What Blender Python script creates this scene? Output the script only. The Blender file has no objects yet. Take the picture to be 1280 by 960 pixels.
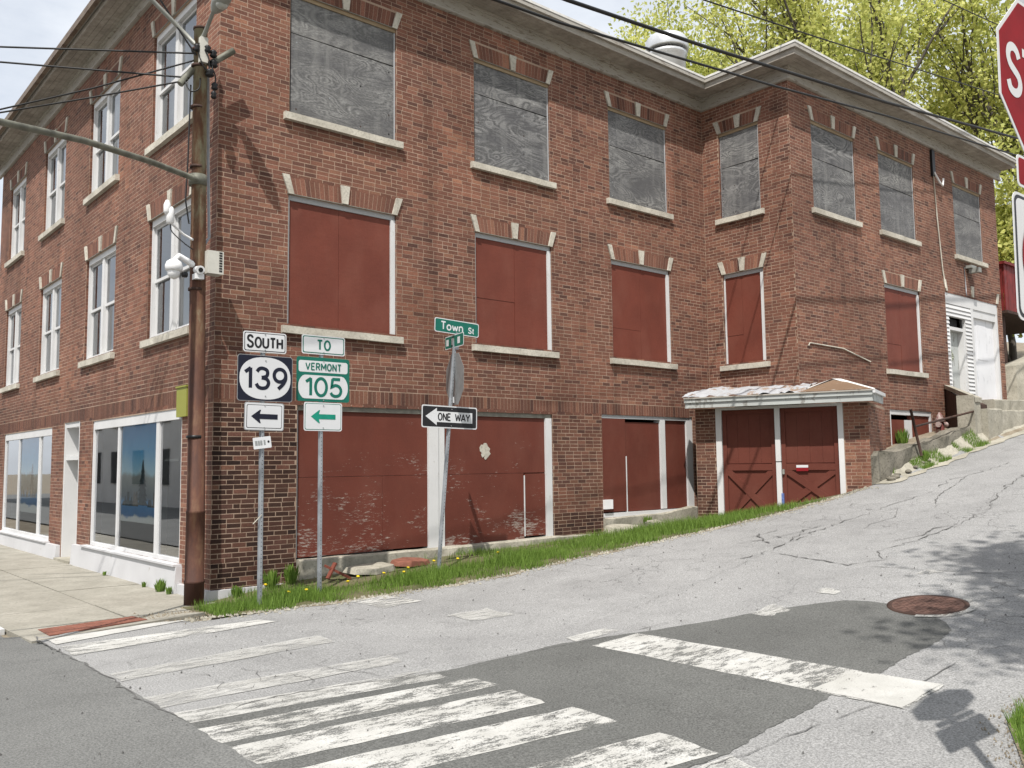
import bpy, math, random
import numpy as np
from mathutils import Vector, Matrix
R = math.radians
rnd = random.Random(7)
rng = np.random.default_rng(7)
SC = bpy.context.scene
COL = SC.collection

# ------------------------------------------------------------------ camera
CAM_P = np.array([-4.631, -11.492, 1.62])
def cam_axes():
    yaw, pi, ro = R(49.4703), R(5.152), R(-0.6813)
    fw = np.array([math.cos(pi)*math.cos(yaw), math.cos(pi)*math.sin(yaw), math.sin(pi)])
    r = np.array([math.sin(yaw), -math.cos(yaw), 0.0]); u = np.cross(r, fw)
    return math.cos(ro)*r+math.sin(ro)*u, -math.sin(ro)*r+math.cos(ro)*u, fw
cr, cu, cf = cam_axes()
cd = bpy.data.cameras.new('camera'); cam = bpy.data.objects.new('camera', cd); COL.objects.link(cam)
cam.matrix_world = Matrix(((cr[0], cu[0], -cf[0], CAM_P[0]), (cr[1], cu[1], -cf[1], CAM_P[1]), (cr[2], cu[2], -cf[2], CAM_P[2]), (0, 0, 0, 1)))
cd.sensor_width = 36; cd.lens = 1114.77/1280*36; cd.clip_start = 0.05; cd.clip_end = 2000
SC.camera = cam

# ------------------------------------------------------------------ light
SUN = Vector((-0.49, -0.395, 1.0)).normalized()
elev = math.asin(SUN.z); azim = math.atan2(SUN.x, SUN.y)
W = bpy.data.worlds.new('World'); SC.world = W; W.use_nodes = True
wn = W.node_tree; wn.nodes.clear()
wo = wn.nodes.new('ShaderNodeOutputWorld'); wb = wn.nodes.new('ShaderNodeBackground')
sky = wn.nodes.new('ShaderNodeTexSky'); sky.sky_type = 'NISHITA'; sky.sun_disc = False
sky.sun_elevation = elev; sky.sun_rotation = azim % (2*math.pi); sky.dust_density = 2.0; sky.air_density = 1.0; sky.ozone_density = 1.0
tc = wn.nodes.new('ShaderNodeTexCoord'); mp = wn.nodes.new('ShaderNodeMapping'); mp.inputs['Scale'].default_value = (1.4, 1.4, 3.2)
nz = wn.nodes.new('ShaderNodeTexNoise'); nz.inputs['Scale'].default_value = 2.2; nz.inputs['Detail'].default_value = 7; nz.inputs['Roughness'].default_value = 0.6
rp = wn.nodes.new('ShaderNodeValToRGB'); rp.color_ramp.elements[0].position = 0.30; rp.color_ramp.elements[0].color = (0.55, 0.55, 0.55, 1)
rp.color_ramp.elements[1].position = 0.62; rp.color_ramp.elements[1].color = (0.95, 0.95, 0.95, 1)
mx = wn.nodes.new('ShaderNodeMix'); mx.data_type = 'RGBA'
mx.inputs['B'].default_value = (7.6, 7.9, 8.3, 1)      # thin bright cloud, as bright as the sky round it
wn.links.new(tc.outputs['Generated'], mp.inputs['Vector']); wn.links.new(mp.outputs['Vector'], nz.inputs['Vector'])
wn.links.new(nz.outputs['Fac'], rp.inputs['Fac']); wn.links.new(rp.outputs['Color'], mx.inputs['Factor'])
wn.links.new(sky.outputs['Color'], mx.inputs['A']); wn.links.new(mx.outputs['Result'], wb.inputs['Color'])
wb.inputs['Strength'].default_value = 0.10; wn.links.new(wb.outputs['Background'], wo.inputs['Surface'])
sl = bpy.data.lights.new('sun', 'SUN'); sl.energy = 4.4; sl.angle = R(0.55); sl.color = (1.0, 0.955, 0.90)
so = bpy.data.objects.new('sun', sl); COL.objects.link(so); so.location = (-30, -30, 40)
so.rotation_euler = (-SUN).to_track_quat('-Z', 'Y').to_euler()
SC.view_settings.view_transform = 'Standard'; SC.view_settings.look = 'None'
SC.view_settings.exposure = 0.45; SC.view_settings.gamma = 1.0
SC.cycles.max_bounces = 6; SC.cycles.transparent_max_bounces = 12

# ------------------------------------------------------------------ material helpers
class NT:
    def __init__(s, name):
        s.m = bpy.data.materials.new(name); s.m.use_nodes = True; s.t = s.m.node_tree
        s.b = s.t.nodes['Principled BSDF']; s.out = s.t.nodes['Material Output']
        s.b.inputs['Specular IOR Level'].default_value = 0.3
    def n(s, typ, **k):
        nd = s.t.nodes.new(typ)
        for a, v in k.items(): setattr(nd, a, v)
        return nd
    def set(s, inp, v):
        if hasattr(v, 'is_output') or isinstance(v, bpy.types.NodeSocket): s.t.links.new(v, inp)
        elif isinstance(v, (tuple, list)) and len(v) == 3 and inp.type == 'RGBA': inp.default_value = (*v, 1)
        else: inp.default_value = v
    def pos(s): return s.n('ShaderNodeNewGeometry').outputs['Position']
    def map(s, vec, scale=(1, 1, 1), rot=(0, 0, 0), loc=(0, 0, 0)):
        m = s.n('ShaderNodeMapping'); s.set(m.inputs['Vector'], vec); m.inputs['Scale'].default_value = scale
        m.inputs['Rotation'].default_value = rot; m.inputs['Location'].default_value = loc; return m.outputs[0]
    def noise(s, scale, detail=4, vec=None, rough=0.55, dist=0.0):
        nd = s.n('ShaderNodeTexNoise'); nd.inputs['Scale'].default_value = scale; nd.inputs['Detail'].default_value = detail
        nd.inputs['Roughness'].default_value = rough; nd.inputs['Distortion'].default_value = dist
        s.set(nd.inputs['Vector'], vec if vec is not None else s.pos()); return nd.outputs['Fac']
    def voro(s, scale, vec=None, feature='F1', out='Distance'):
        nd = s.n('ShaderNodeTexVoronoi', feature=feature); nd.inputs['Scale'].default_value = scale
        s.set(nd.inputs['Vector'], vec if vec is not None else s.pos()); return nd.outputs[out]
    def ramp(s, fac, *stops):
        nd = s.n('ShaderNodeValToRGB'); e = nd.color_ramp.elements
        while len(e) < len(stops): e.new(0.5)
        for el, (p, c) in zip(e, stops):
            el.position = p; el.color = (*c, 1) if isinstance(c, (tuple, list)) else (c, c, c, 1)
        s.set(nd.inputs['Fac'], fac); return nd.outputs['Color']
    def mix(s, fac, a, b, mode='MIX'):
        nd = s.n('ShaderNodeMix', data_type='RGBA', blend_type=mode)
        s.set(nd.inputs['Factor'], fac); s.set(nd.inputs['A'], a); s.set(nd.inputs['B'], b); return nd.outputs['Result']
    def math(s, op, a, b=0.0, c=0.0):
        nd = s.n('ShaderNodeMath', operation=op); s.set(nd.inputs[0], a); s.set(nd.inputs[1], b); s.set(nd.inputs[2], c); return nd.outputs[0]
    def bump(s, h, strength=0.4, dist=0.01):
        nd = s.n('ShaderNodeBump'); nd.inputs['Strength'].default_value = strength; nd.inputs['Distance'].default_value = dist
        s.set(nd.inputs['Height'], h); s.t.links.new(nd.outputs[0], s.b.inputs['Normal'])
    def fin(s, col, rough=0.7, metal=0.0):
        s.set(s.b.inputs['Base Color'], col); s.set(s.b.inputs['Roughness'], rough); s.b.inputs['Metallic'].default_value = metal; return s.m

def simple(name, c, rough=0.6, metal=0.0, var=0.12, scale=9.0, bump=0.0):
    t = NT(name); n = t.noise(scale, 5)
    col = t.ramp(n, (0.25, tuple(x*(1-var*1.6) for x in c)), (0.75, tuple(min(1, x*(1+var)) for x in c)))
    if bump: t.bump(t.noise(scale*6, 4), bump, 0.004)
    return t.fin(col, rough, metal)

M = {}
def mat_brick():
    t = NT('brick'); at = t.n('ShaderNodeAttribute', attribute_name='tint').outputs['Color']
    n1 = t.noise(38, 5); n2 = t.noise(0.9, 4); n3 = t.noise(120, 3)
    c = t.mix(t.ramp(n1, (0.3, 0.0), (0.75, 1.0)), t.mix(1.0, at, (0.72, 0.70, 0.70), 'MULTIPLY'), t.mix(1.0, at, (1.22, 1.2, 1.2), 'MULTIPLY'))
    c = t.mix(t.ramp(n2, (0.45, 0.0), (0.75, 0.35)), c, (0.15, 0.075, 0.05))
    c = t.mix(t.ramp(n3, (0.70, 0.0), (0.82, 0.4)), c, (0.32, 0.24, 0.19))
    st1 = t.ramp(t.noise(0.42, 5, rough=0.6), (0.32, (0.74, 0.72, 0.70)), (0.5, (1.0, 1.0, 1.0)), (0.72, (1.15, 1.12, 1.08)))
    st2 = t.ramp(t.noise(1.5, 5, t.map(t.pos(), (1.6, 1.6, 0.16))), (0.54, (1.0, 1.0, 1.0)), (0.74, (0.66, 0.64, 0.63)))
    c = t.mix(1.0, t.mix(1.0, c, st1, 'MULTIPLY'), st2, 'MULTIPLY')
    t.bump(t.math('ADD', n1, n3), 0.5, 0.006); return t.fin(c, 0.88)
def mat_mortar():
    t = NT('mortar'); n = t.noise(1.1, 5); n2 = t.noise(60, 4)
    c = t.ramp(n, (0.3, (0.27, 0.193, 0.140)), (0.55, (0.36, 0.265, 0.198)), (0.75, (0.43, 0.325, 0.25)))
    c = t.mix(t.ramp(n2, (0.35, 0.4), (0.55, 0.0)), c, (0.17, 0.12, 0.09))
    st1 = t.ramp(t.noise(0.42, 5, rough=0.6), (0.32, (0.74, 0.72, 0.70)), (0.5, (1.0, 1.0, 1.0)), (0.72, (1.15, 1.12, 1.08)))
    st2 = t.ramp(t.noise(1.5, 5, t.map(t.pos(), (1.6, 1.6, 0.16))), (0.54, (1.0, 1.0, 1.0)), (0.74, (0.66, 0.64, 0.63)))
    c = t.mix(1.0, t.mix(1.0, c, st1, 'MULTIPLY'), st2, 'MULTIPLY')
    t.bump(n2, 0.3, 0.004); return t.fin(c, 0.95)
def mat_stone(name, a, b, dirt=(0.13, 0.12, 0.10), amt=0.6):
    t = NT(name); n = t.noise(2.2, 6, rough=0.65); n2 = t.noise(26, 5)
    c = t.mix(t.ramp(n, (0.35, 0.0), (0.7, 1.0)), a, b)
    c = t.mix(t.ramp(n2, (0.5, 0.0), (0.72, amt)), c, dirt); t.bump(n2, 0.5, 0.008); return t.fin(c, 0.9)
def mat_paint(name, c, under=(0.30, 0.27, 0.23), amt=0.5, scale=7.0, stretch=(1, 1, 1), thr=0.62, rough=0.55):
    t = NT(name); v = t.map(t.pos(), stretch); n = t.noise(scale, 7, v, 0.7); n2 = t.noise(1.3, 4)
    col = t.mix(t.ramp(n2, (0.3, 0.0), (0.7, 1.0)), tuple(x*0.86 for x in c), c)
    col = t.mix(t.ramp(n, (thr, 0.0), (thr+0.05, amt)), col, under); t.bump(n, 0.15, 0.003); return t.fin(col, rough)
def mat_greywood(name, lo, hi, axis=(1, 1, 14)):
    t = NT(name); v = t.map(t.pos(), axis); n = t.noise(3.0, 8, v, 0.7); n2 = t.noise(0.8, 4)
    c = t.ramp(n, (0.28, lo), (0.7, hi)); c = t.mix(t.ramp(n2, (0.4, 0.0), (0.75, 0.5)), c, tuple(x*0.55 for x in lo)); t.bump(n, 0.35, 0.006)
    return t.fin(c, 0.85)
def mat_plywood():
    t = NT('weathered_plywood'); sx = t.n('ShaderNodeSeparateXYZ'); t.set(sx.inputs[0], t.pos())
    xy = t.math('ADD', sx.outputs[0], sx.outputs[1]); cb = t.n('ShaderNodeCombineXYZ')
    t.set(cb.inputs[0], t.math('MULTIPLY', xy, 1.0)); t.set(cb.inputs[1], t.math('MULTIPLY', sx.outputs[2], 2.6)); oi = t.n('ShaderNodeObjectInfo')
    t.set(cb.inputs[2], t.math('MULTIPLY', oi.outputs['Random'], 37.0))
    n = t.noise(0.95, 2.2, cb.outputs[0], 0.5, 1.2)
    g = t.math('SINE', t.math('MULTIPLY', n, t.math('MULTIPLY_ADD', oi.outputs['Random'], 60.0, 55.0))); g2 = t.noise(22, 5, cb.outputs[0], 0.7)
    p = t.noise(1.2, 5, cb.outputs[0]); gg = t.math('MULTIPLY_ADD', g, t.math('MULTIPLY', t.math('MULTIPLY', t.noise(2.2, 3, cb.outputs[0]), t.math('MULTIPLY_ADD', t.math('FRACT', t.math('MULTIPLY', oi.outputs['Random'], 7.3)), 0.75, 0.35)), 0.30), t.math('MULTIPLY', g2, 1.0))
    c = t.ramp(gg, (0.22, (0.055, 0.056, 0.058)), (0.48, (0.15, 0.15, 0.15)), (0.72, (0.27, 0.27, 0.268)), (0.9, (0.40, 0.40, 0.395)))
    c = t.mix(t.ramp(p, (0.35, 0.8), (0.6, 0.0)), c, (0.085, 0.085, 0.09))
    ws = t.noise(2.0, 6, t.map(t.pos(), (2.0, 2.0, 0.22)), 0.65); c = t.mix(t.ramp(ws, (0.52, 0.0), (0.7, 0.55)), c, (0.24, 0.24, 0.235))
    br = t.ramp(oi.outputs['Random'], (0.0, (0.8, 0.8, 0.82)), (0.5, (1.05, 1.04, 1.0)), (1.0, (0.9, 0.9, 0.9)))
    c = t.mix(1.0, c, br, 'MULTIPLY'); t.bump(gg, 0.25, 0.004); return t.fin(c, 0.85)
def mat_redboard(peel, deep=1.0):
    t = NT('peeling_red_board' if peel else 'red_board'); v = t.map(t.pos(), (1.0, 1.0, 3.2)); n = t.noise(1.4, 5); n2 = t.noise(5, 8, v, 0.72)
    fine = t.noise(90, 3, t.map(t.pos(), (1, 1, 0.3)))
    c = t.ramp(n, (0.3, (0.120*deep, 0.031*deep, 0.019*deep)), (0.7, (0.158*deep, 0.041*deep, 0.025*deep)))
    c = t.mix(t.ramp(fine, (0.4, 0.0), (0.7, 0.25)), c, (0.09, 0.022, 0.017))
    c = t.mix(t.ramp(n2, (0.60, 0.0), (0.74, 0.45)), c, (0.085, 0.026, 0.018))
    fd = t.noise(2.3, 5, t.map(t.pos(), (1, 1, 0.5), loc=(4, 1, 2))); c = t.mix(t.ramp(fd, (0.48, 0.0), (0.72, 0.5)), c, (0.17*deep, 0.058*deep, 0.039*deep))
    if not peel: t.bump(t.math('ADD', t.math('MULTIPLY', fd, 3.0), n2), 0.25, 0.012)
    if peel:
        v2 = t.map(t.pos(), (2.2, 2.2, 11.0), (0, 0.25, 0)); s = t.noise(4.2, 9, v2, 0.75)
        sx = t.n('ShaderNodeSeparateXYZ'); t.set(sx.inputs[0], t.pos())
        low = t.math('MULTIPLY', t.math('SUBTRACT', 1.6, sx.outputs[2]), 0.075)      # worn by splash and plough near the ground
        big = t.math('MULTIPLY', t.noise(1.25, 3, t.map(t.pos(), (1, 1, 1.5), loc=(1.3, 0, 0.4))), 0.62)
        k = t.math('ADD', t.math('ADD', s, big), low)
        c = t.mix(t.ramp(t.math('SUBTRACT', k, 0.2), (0.765, 0.0), (0.815, 0.78)), c, t.ramp(fine, (0.3, (0.22, 0.17, 0.14)), (0.7, (0.42, 0.38, 0.34))))
        t.bump(s, 0.3, 0.004)
    return t.fin(c, 0.72)
def speckle(t, base, lo, hi, scale):
    a = t.noise(scale, 2, rough=0.8); b = t.voro(scale*1.4)
    c = t.mix(1.0, base, t.ramp(a, (0.34, lo), (0.66, hi)), 'MULTIPLY')
    return t.mix(t.ramp(b, (0.0, 0.55), (0.24, 0.0)), c, t.mix(1.0, base, (1.75, 1.75, 1.75), 'MULTIPLY'))
def mat_asphalt(name, c, cracks=0.0, sc=70):
    t = NT(name); n = t.noise(0.55, 5, rough=0.6); n2 = t.noise(2.6, 6)
    base = t.mix(t.ramp(n, (0.3, 0.0), (0.7, 1.0)), tuple(x*0.86 for x in c), tuple(x*1.1 for x in c))
    base = t.mix(t.ramp(n2, (0.50, 0.0), (0.72, 0.5)), base, tuple(x*0.74 for x in c))
    sp_ = t.noise(1.7, 6, t.map(t.pos(), loc=(7.1, 3.3, 0)), 0.7); base = t.mix(t.ramp(sp_, (0.66, 0.0), (0.76, 0.55)), base, tuple(x*0.5 for x in c))
    gr = t.noise(0.9, 7, t.map(t.pos(), loc=(1.7, 9.3, 0)), 0.75); base = t.mix(t.ramp(gr, (0.55, 0.0), (0.7, 0.4)), base, tuple(x*1.25 for x in c))
    st = t.noise(1.1, 5, t.map(t.pos(), (0.25, 2.2, 1)))
    base = t.mix(t.ramp(st, (0.5, 0.0), (0.75, 0.28)), base, tuple(x*1.22 for x in c))
    col = speckle(t, base, (0.56,)*3, (1.36,)*3, sc)
    if cracks:
        wv = t.n('ShaderNodeVectorMath', operation='ADD'); nn = t.n('ShaderNodeTexNoise'); nn.inputs['Scale'].default_value = 2.3; nn.inputs['Detail'].default_value = 5
        t.set(nn.inputs['Vector'], t.pos()); sc3 = t.n('ShaderNodeVectorMath', operation='SCALE'); t.set(sc3.inputs[0], nn.outputs['Color']); sc3.inputs['Scale'].default_value = 0.55
        t.set(wv.inputs[0], t.pos()); t.set(wv.inputs[1], sc3.outputs[0])
        e = t.voro(1.7, wv.outputs[0], 'DISTANCE_TO_EDGE'); mask = t.ramp(t.noise(0.32, 3), (0.50, 0.0), (0.60, 1.0))
        col = t.mix(t.math('MULTIPLY', t.ramp(e, (0.004, cracks), (0.012, 0.0)), mask), col, tuple(x*0.22 for x in c))
    t.bump(t.noise(sc*1.6, 3), 0.5, 0.006); return t.fin(col, 0.92)
def mat_roadpaint(name, cover, soft=0.08, top=1.0):
    t = NT(name); n = t.noise(6, 10, t.map(t.pos(), (0.8, 2.2, 1)), 0.78); n2 = t.noise(1.1, 4); n3 = t.noise(95, 3); n4 = t.noise(3.0, 5)
    col = t.ramp(n4, (0.3, (0.36, 0.355, 0.33)), (0.7, (0.50, 0.495, 0.47)))
    col = t.mix(t.ramp(n3, (0.45, 0.0), (0.75, 0.5)), col, (0.25, 0.247, 0.235)); col = t.mix(t.ramp(n2, (0.5, 0.0), (0.75, 0.4)), col, (0.30, 0.29, 0.26)); t.fin(col, 0.85)
    k = t.math('MULTIPLY_ADD', n2, 0.35, t.math('MULTIPLY_ADD', n3, 0.30, n)); a = t.ramp(k, (cover+0.26, top), (cover+0.26+soft, 0.0))
    tr = t.n('ShaderNodeBsdfTransparent'); ms = t.n('ShaderNodeMixShader'); t.set(ms.inputs[0], a)
    t.t.links.new(tr.outputs[0], ms.inputs[1]); t.t.links.new(t.b.outputs[0], ms.inputs[2]); t.t.links.new(ms.outputs[0], t.out.inputs[0]); return t.m
def mat_glass(name, tint=(0.72, 0.76, 0.77), refl=0.09):
    t = NT(name); t.t.nodes.remove(t.b); tr = t.n('ShaderNodeBsdfTransparent'); tr.inputs[0].default_value = (*tint, 1)
    gl = t.n('ShaderNodeBsdfGlossy'); gl.inputs['Roughness'].default_value = 0.02; gl.inputs['Color'].default_value = (0.95, 0.97, 1, 1)
    fr = t.n('ShaderNodeFresnel'); fr.inputs[0].default_value = 1.5; f = t.math('MULTIPLY_ADD', fr.outputs[0], 1.0, refl)
    bn = t.n('ShaderNodeBump'); bn.inputs['Strength'].default_value = 0.05; bn.inputs['Distance'].default_value = 0.01; t.set(bn.inputs['Height'], t.noise(1.3, 2)); t.t.links.new(bn.outputs[0], gl.inputs['Normal'])
    ms = t.n('ShaderNodeMixShader'); t.set(ms.inputs[0], f); t.t.links.new(tr.outputs[0], ms.inputs[1]); t.t.links.new(gl.outputs[0], ms.inputs[2]); t.t.links.new(ms.outputs[0], t.out.inputs[0]); return t.m
def mat_leaf(name, a, b, tl=0.45):
    t = NT(name); at = t.n('ShaderNodeAttribute', attribute_name='tint').outputs['Fac']; c = t.ramp(at, (0.0, a), (1.0, b)); t.fin(c, 0.6)
    tr = t.n('ShaderNodeBsdfTranslucent'); t.set(tr.inputs[0], c); ms = t.n('ShaderNodeMixShader'); ms.inputs[0].default_value = tl
    t.t.links.new(t.b.outputs[0], ms.inputs[1]); t.t.links.new(tr.outputs[0], ms.inputs[2]); t.t.links.new(ms.outputs[0], t.out.inputs[0]); return t.m
def mat_rust():
    t = NT('rusty_steel'); n = t.noise(2.4, 7, t.map(t.pos(), (2.2, 2.2, 0.7)), 0.68); n2 = t.noise(14, 6, t.map(t.pos(), (2, 2, 0.4)))
    sx = t.n('ShaderNodeSeparateXYZ'); t.set(sx.inputs[0], t.pos()); h = t.math('MULTIPLY', sx.outputs[2], 0.052)
    k = t.math('ADD', n, h)                                    # the old paint survives only on the upper pole
    c = t.ramp(k, (0.50, (0.055, 0.024, 0.017)), (0.64, (0.080, 0.034, 0.021)), (0.76, (0.125, 0.068, 0.038)), (0.90, (0.20, 0.185, 0.12)))
    c = t.mix(t.ramp(n2, (0.55, 0.0), (0.75, 0.55)), c, (0.115, 0.045, 0.022)); t.bump(n2, 0.4, 0.004); return t.fin(c, 0.75)
def mat_poster():
    t = NT('poster_print'); sx = t.n('ShaderNodeSeparateXYZ'); t.set(sx.inputs[0], t.pos()); z = sx.outputs[2]
    w = t.noise(2.6, 5); zz = t.math('MULTIPLY_ADD', w, 0.30, z)
    c = t.ramp(t.math('MULTIPLY', zz, 0.4), (0.40, (0.5, 0.53, 0.50)), (0.415, (0.07, 0.18, 0.34)), (0.50, (0.09, 0.27, 0.48)), (0.53, (0.10, 0.14, 0.15)), (0.66, (0.27, 0.29, 0.26)), (0.69, (0.42, 0.62, 0.68)), (0.82, (0.13, 0.40, 0.60)), (1.0, (0.07, 0.24, 0.46)))
    c = t.mix(t.ramp(t.noise(11, 6), (0.6, 0.0), (0.8, 0.6)), c, (0.30, 0.34, 0.33)); return t.fin(c, 0.5)

M.update(
    brick=mat_brick(), mortar=mat_mortar(), lime=mat_stone('limestone', (0.36, 0.335, 0.28), (0.58, 0.55, 0.47), amt=0.45),
    darkstone=mat_stone('rough_dark_concrete', (0.11, 0.102, 0.08), (0.235, 0.215, 0.175), (0.05, 0.046, 0.035), 0.85), concrete=mat_stone('old_concrete', (0.24, 0.225, 0.18), (0.40, 0.375, 0.31)), white_wall=mat_paint('white_painted_plinth', (0.53, 0.53, 0.54), (0.28, 0.25, 0.21), 0.6, 5, thr=0.66),
    white=mat_paint('white_paint', (0.60, 0.60, 0.595), (0.36, 0.34, 0.31), 0.55, 9, (1, 1, 0.5), 0.63), greyframe=mat_paint('grey_painted_frame', (0.40, 0.41, 0.42), (0.22, 0.2, 0.18), 0.5),
    lintel=simple('steel_lintel', (0.20, 0.19, 0.16), 0.7, 0, 0.2), soffit=mat_greywood('old_soffit_wood', (0.22, 0.20, 0.17), (0.44, 0.41, 0.36), (1.5, 1.5, 12)),
    cornice=mat_paint('cornice_paint', (0.38, 0.36, 0.32), (0.17, 0.14, 0.11), 0.7, 5, (1, 1, 5), 0.55), rust_trim=mat_paint('stained_gutter', (0.16, 0.12, 0.085), (0.08, 0.05, 0.035), 0.7, 3, (1, 1, 4), 0.5),
    drip=simple('white_metal_edge', (0.62, 0.61, 0.58), 0.45), tanwood=mat_greywood('tan_wood', (0.20, 0.14, 0.08), (0.36, 0.28, 0.18), (1, 1, 9)), ply=mat_plywood(),
    red=mat_redboard(False), peel=mat_redboard(True, .84), deepred=mat_redboard(False, .80), glass=mat_glass('window_glass', (.8, .84, .85), .10), shopglass=mat_glass('shop_glass', (0.86, 0.91, 0.89), 0.30), posterglass=mat_glass('poster_glass', (0.96, 0.97, 0.97), 0.03),
    dark=simple('dark_interior', (0.035, 0.036, 0.038), 0.9), room=simple('room_paint', (0.58, 0.59, 0.57), 0.9, 0, 0.15, 1.2), roomfloor=simple('room_floor', (0.50, 0.50, 0.47), 0.8, 0, 0.15, 3),
    curtain=simple('pale_curtain', (0.46, 0.46, 0.44), 0.9, 0, 0.25, 3.0), poster=mat_poster(), treeink=simple('printed_trees', (0.03, 0.055, 0.06), 0.6, 0, 0.4, 12),
    old=mat_asphalt('old_asphalt', (0.250, 0.249, 0.244), 0.6), new=mat_asphalt('new_asphalt', (0.140, 0.141, 0.135), 0.0), patchm=mat_asphalt('patch_asphalt', (0.106, 0.107, 0.101), 0.0), crackm=simple('crack_dark', (0.11, 0.108, 0.104), 0.95),
    paint=mat_roadpaint('road_paint', 0.545, .13), paint_worn=mat_roadpaint('road_paint_worn', 0.50, .2, .9), paint_faint=mat_roadpaint('road_paint_faint', 0.50, .42, .78), paint_new=mat_roadpaint('road_paint_new', 0.70, .15),
    walk=mat_stone('sidewalk_concrete', (0.235, 0.222, 0.185), (0.325, 0.308, 0.262), (0.14, 0.13, 0.11), 0.55), tactile=simple('red_tactile', (0.19, 0.075, 0.05), 0.8, 0, 0.25),
    soil=mat_stone('bare_soil', (0.16, 0.13, 0.09), (0.27, 0.235, 0.18), (0.09, 0.07, 0.05)), turf=mat_stone('turf_soil', (0.07, 0.075, 0.03), (0.15, 0.125, 0.075), (0.06, 0.05, 0.03), 0.7), granite=mat_stone('pale_granite', (0.45, 0.45, 0.44), (0.62, 0.62, 0.6), (0.2, 0.2, 0.2)),
    grass=mat_leaf('grass_blade', (0.085, 0.155, 0.020), (0.22, 0.34, 0.065), 0.4), leaf=mat_leaf('spring_leaf', (0.31, 0.35, 0.08), (0.66, 0.66, 0.22), 0.5), darkleaf=mat_leaf('dark_leaf', (0.05, 0.075, 0.015), (0.16, 0.18, 0.04), 0.35),
    bark=mat_greywood('bark', (0.05, 0.043, 0.035), (0.13, 0.115, 0.095), (6, 6, 1)), yellow=simple('dandelion_yellow', (0.75, 0.55, 0.02), 0.7),
    pole=mat_rust(), rustdark=simple('dark_rust_and_shade', (0.055, 0.03, 0.022), 0.8, 0, 0.4), galv=simple('galvanised_steel', (0.36, 0.38, 0.40), 0.45, 0.55, 0.2, 5), pipe=simple('grey_green_pipe', (0.155, 0.155, 0.125), 0.6, 0.2, 0.35, 6), conduit=simple('grey_conduit', (0.30, 0.31, 0.33), 0.5, 0.2), lampgrey=simple('lamp_grey', (0.27, 0.275, 0.25), 0.5, 0.2),  # the dark rust colour also stands in for shade on the stoop block
    cable=simple('black_cable', (0.012, 0.012, 0.012), 0.5), black=simple('black_plastic', (0.014, 0.014, 0.015), 0.4), plastic=simple('white_plastic', (0.72, 0.72, 0.72), 0.35, 0, 0.06), beige=simple('beige_box', (0.50, 0.49, 0.44), 0.5, 0, 0.08),
    swhite=mat_paint('sign_white', (0.60, 0.61, 0.62), (0.45, 0.45, 0.44), 0.5, 11, (1, 1, .4), .64), sblack=simple('sign_black', (0.013, 0.013, 0.015), 0.4), navy=simple('sign_navy', (0.007, 0.009, 0.021), 0.4), sgreen=simple('sign_green', (0.004, 0.12, 0.085), 0.4), tgreen=simple('sign_teal', (0.005, 0.22, 0.15), 0.4), sred=simple('sign_red', (0.215, 0.005, 0.010), 0.7, 0, 0.12), salu=simple('sign_back', (0.30, 0.31, 0.31), 0.5, 0.5),
    iron=simple('manhole_iron', (0.105, 0.058, 0.045), 0.8, 0, 0.35, 14), metalroof=mat_paint('old_roof_sheet', (0.36, 0.37, 0.385), (0.22, 0.14, 0.085), 0.8, 3.2, (1, 1, 1), 0.54), rustroof=mat_paint('rusted_sheet', (0.19, 0.125, 0.08), (0.36, 0.34, 0.31), 0.8, 3.0, (1, 1, 1), 0.6) if True else simple('rusted_sheet', (0.27, 0.15, 0.075), 0.8, 0, 0.4, 5),
    reddark=simple('barn_red', (0.16, 0.018, 0.016), 0.6, 0, 0.3, 4), ygreen=mat_paint('yellow_green_paint', (0.25, 0.255, 0.05), (0.14, 0.13, 0.05), 0.5, 9), vent=simple('vent_metal', (0.62, 0.63, 0.64), 0.35, 0.5, 0.12, 3), redpipe=simple('dull_red_valve', (0.16, 0.05, 0.045), 0.6, 0, 0.3, 9), pink=mat_paint('worn_standpipe', (0.34, 0.27, 0.25), (0.16, 0.05, 0.05), 0.8, 14, (1, 1, 1), 0.5),
    stainwhite=mat_paint('stained_white', (0.42, 0.44, 0.425), (0.16, 0.15, 0.13), 0.7, 6, (1, 1, 0.5), 0.55), whitedoor=mat_paint('scuffed_white_board', (0.70, 0.705, 0.72), (0.36, 0.37, 0.38), 0.5, 6, (1, 1, 0.3), 0.57),
    bluemark=simple('blue_scuff', (0.12, 0.18, 0.42), 0.7, 0, 0.4, 20), lens=simple('lamp_lens', (0.42, 0.43, 0.40), 0.3), wreath=mat_stone('wreath_green', (0.12, 0.16, 0.10), (0.42, 0.42, 0.36)))

# ------------------------------------------------------------------ mesh helpers
class F:                                      # a vertical wall frame: u along, z up, d outwards
    def __init__(s, o, du, dn):
        s.o = np.array(o, float); s.du = np.array((*du, 0), float); s.dn = np.array((*dn, 0), float); s.du /= np.linalg.norm(s.du); s.dn /= np.linalg.norm(s.dn)
        s.flip = np.dot(np.cross(s.du, (0, 0, 1)), s.dn) < 0
    def p(s, u, z, d=0.0): return tuple(s.o + s.du*u + s.dn*d + np.array((0, 0, z)))
FA = F((0, 0, 0), (1, 0), (0, -1)); FB = F((0, 0, 0), (0, 1), (-1, 0)); INN, WD = 10.655, 2.112
FC = F((INN, 0, 0), (0, -1), (-1, 0)); FD = F((0, -WD, 0), (1, 0), (0, -1))
FG = F((10.72, -0.08, 0), (0.335, -0.942), (-0.942, -0.335)); FS = F(FG.p(3.0, 0), (0.942, 0.335), (0.335, -0.942))

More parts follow.
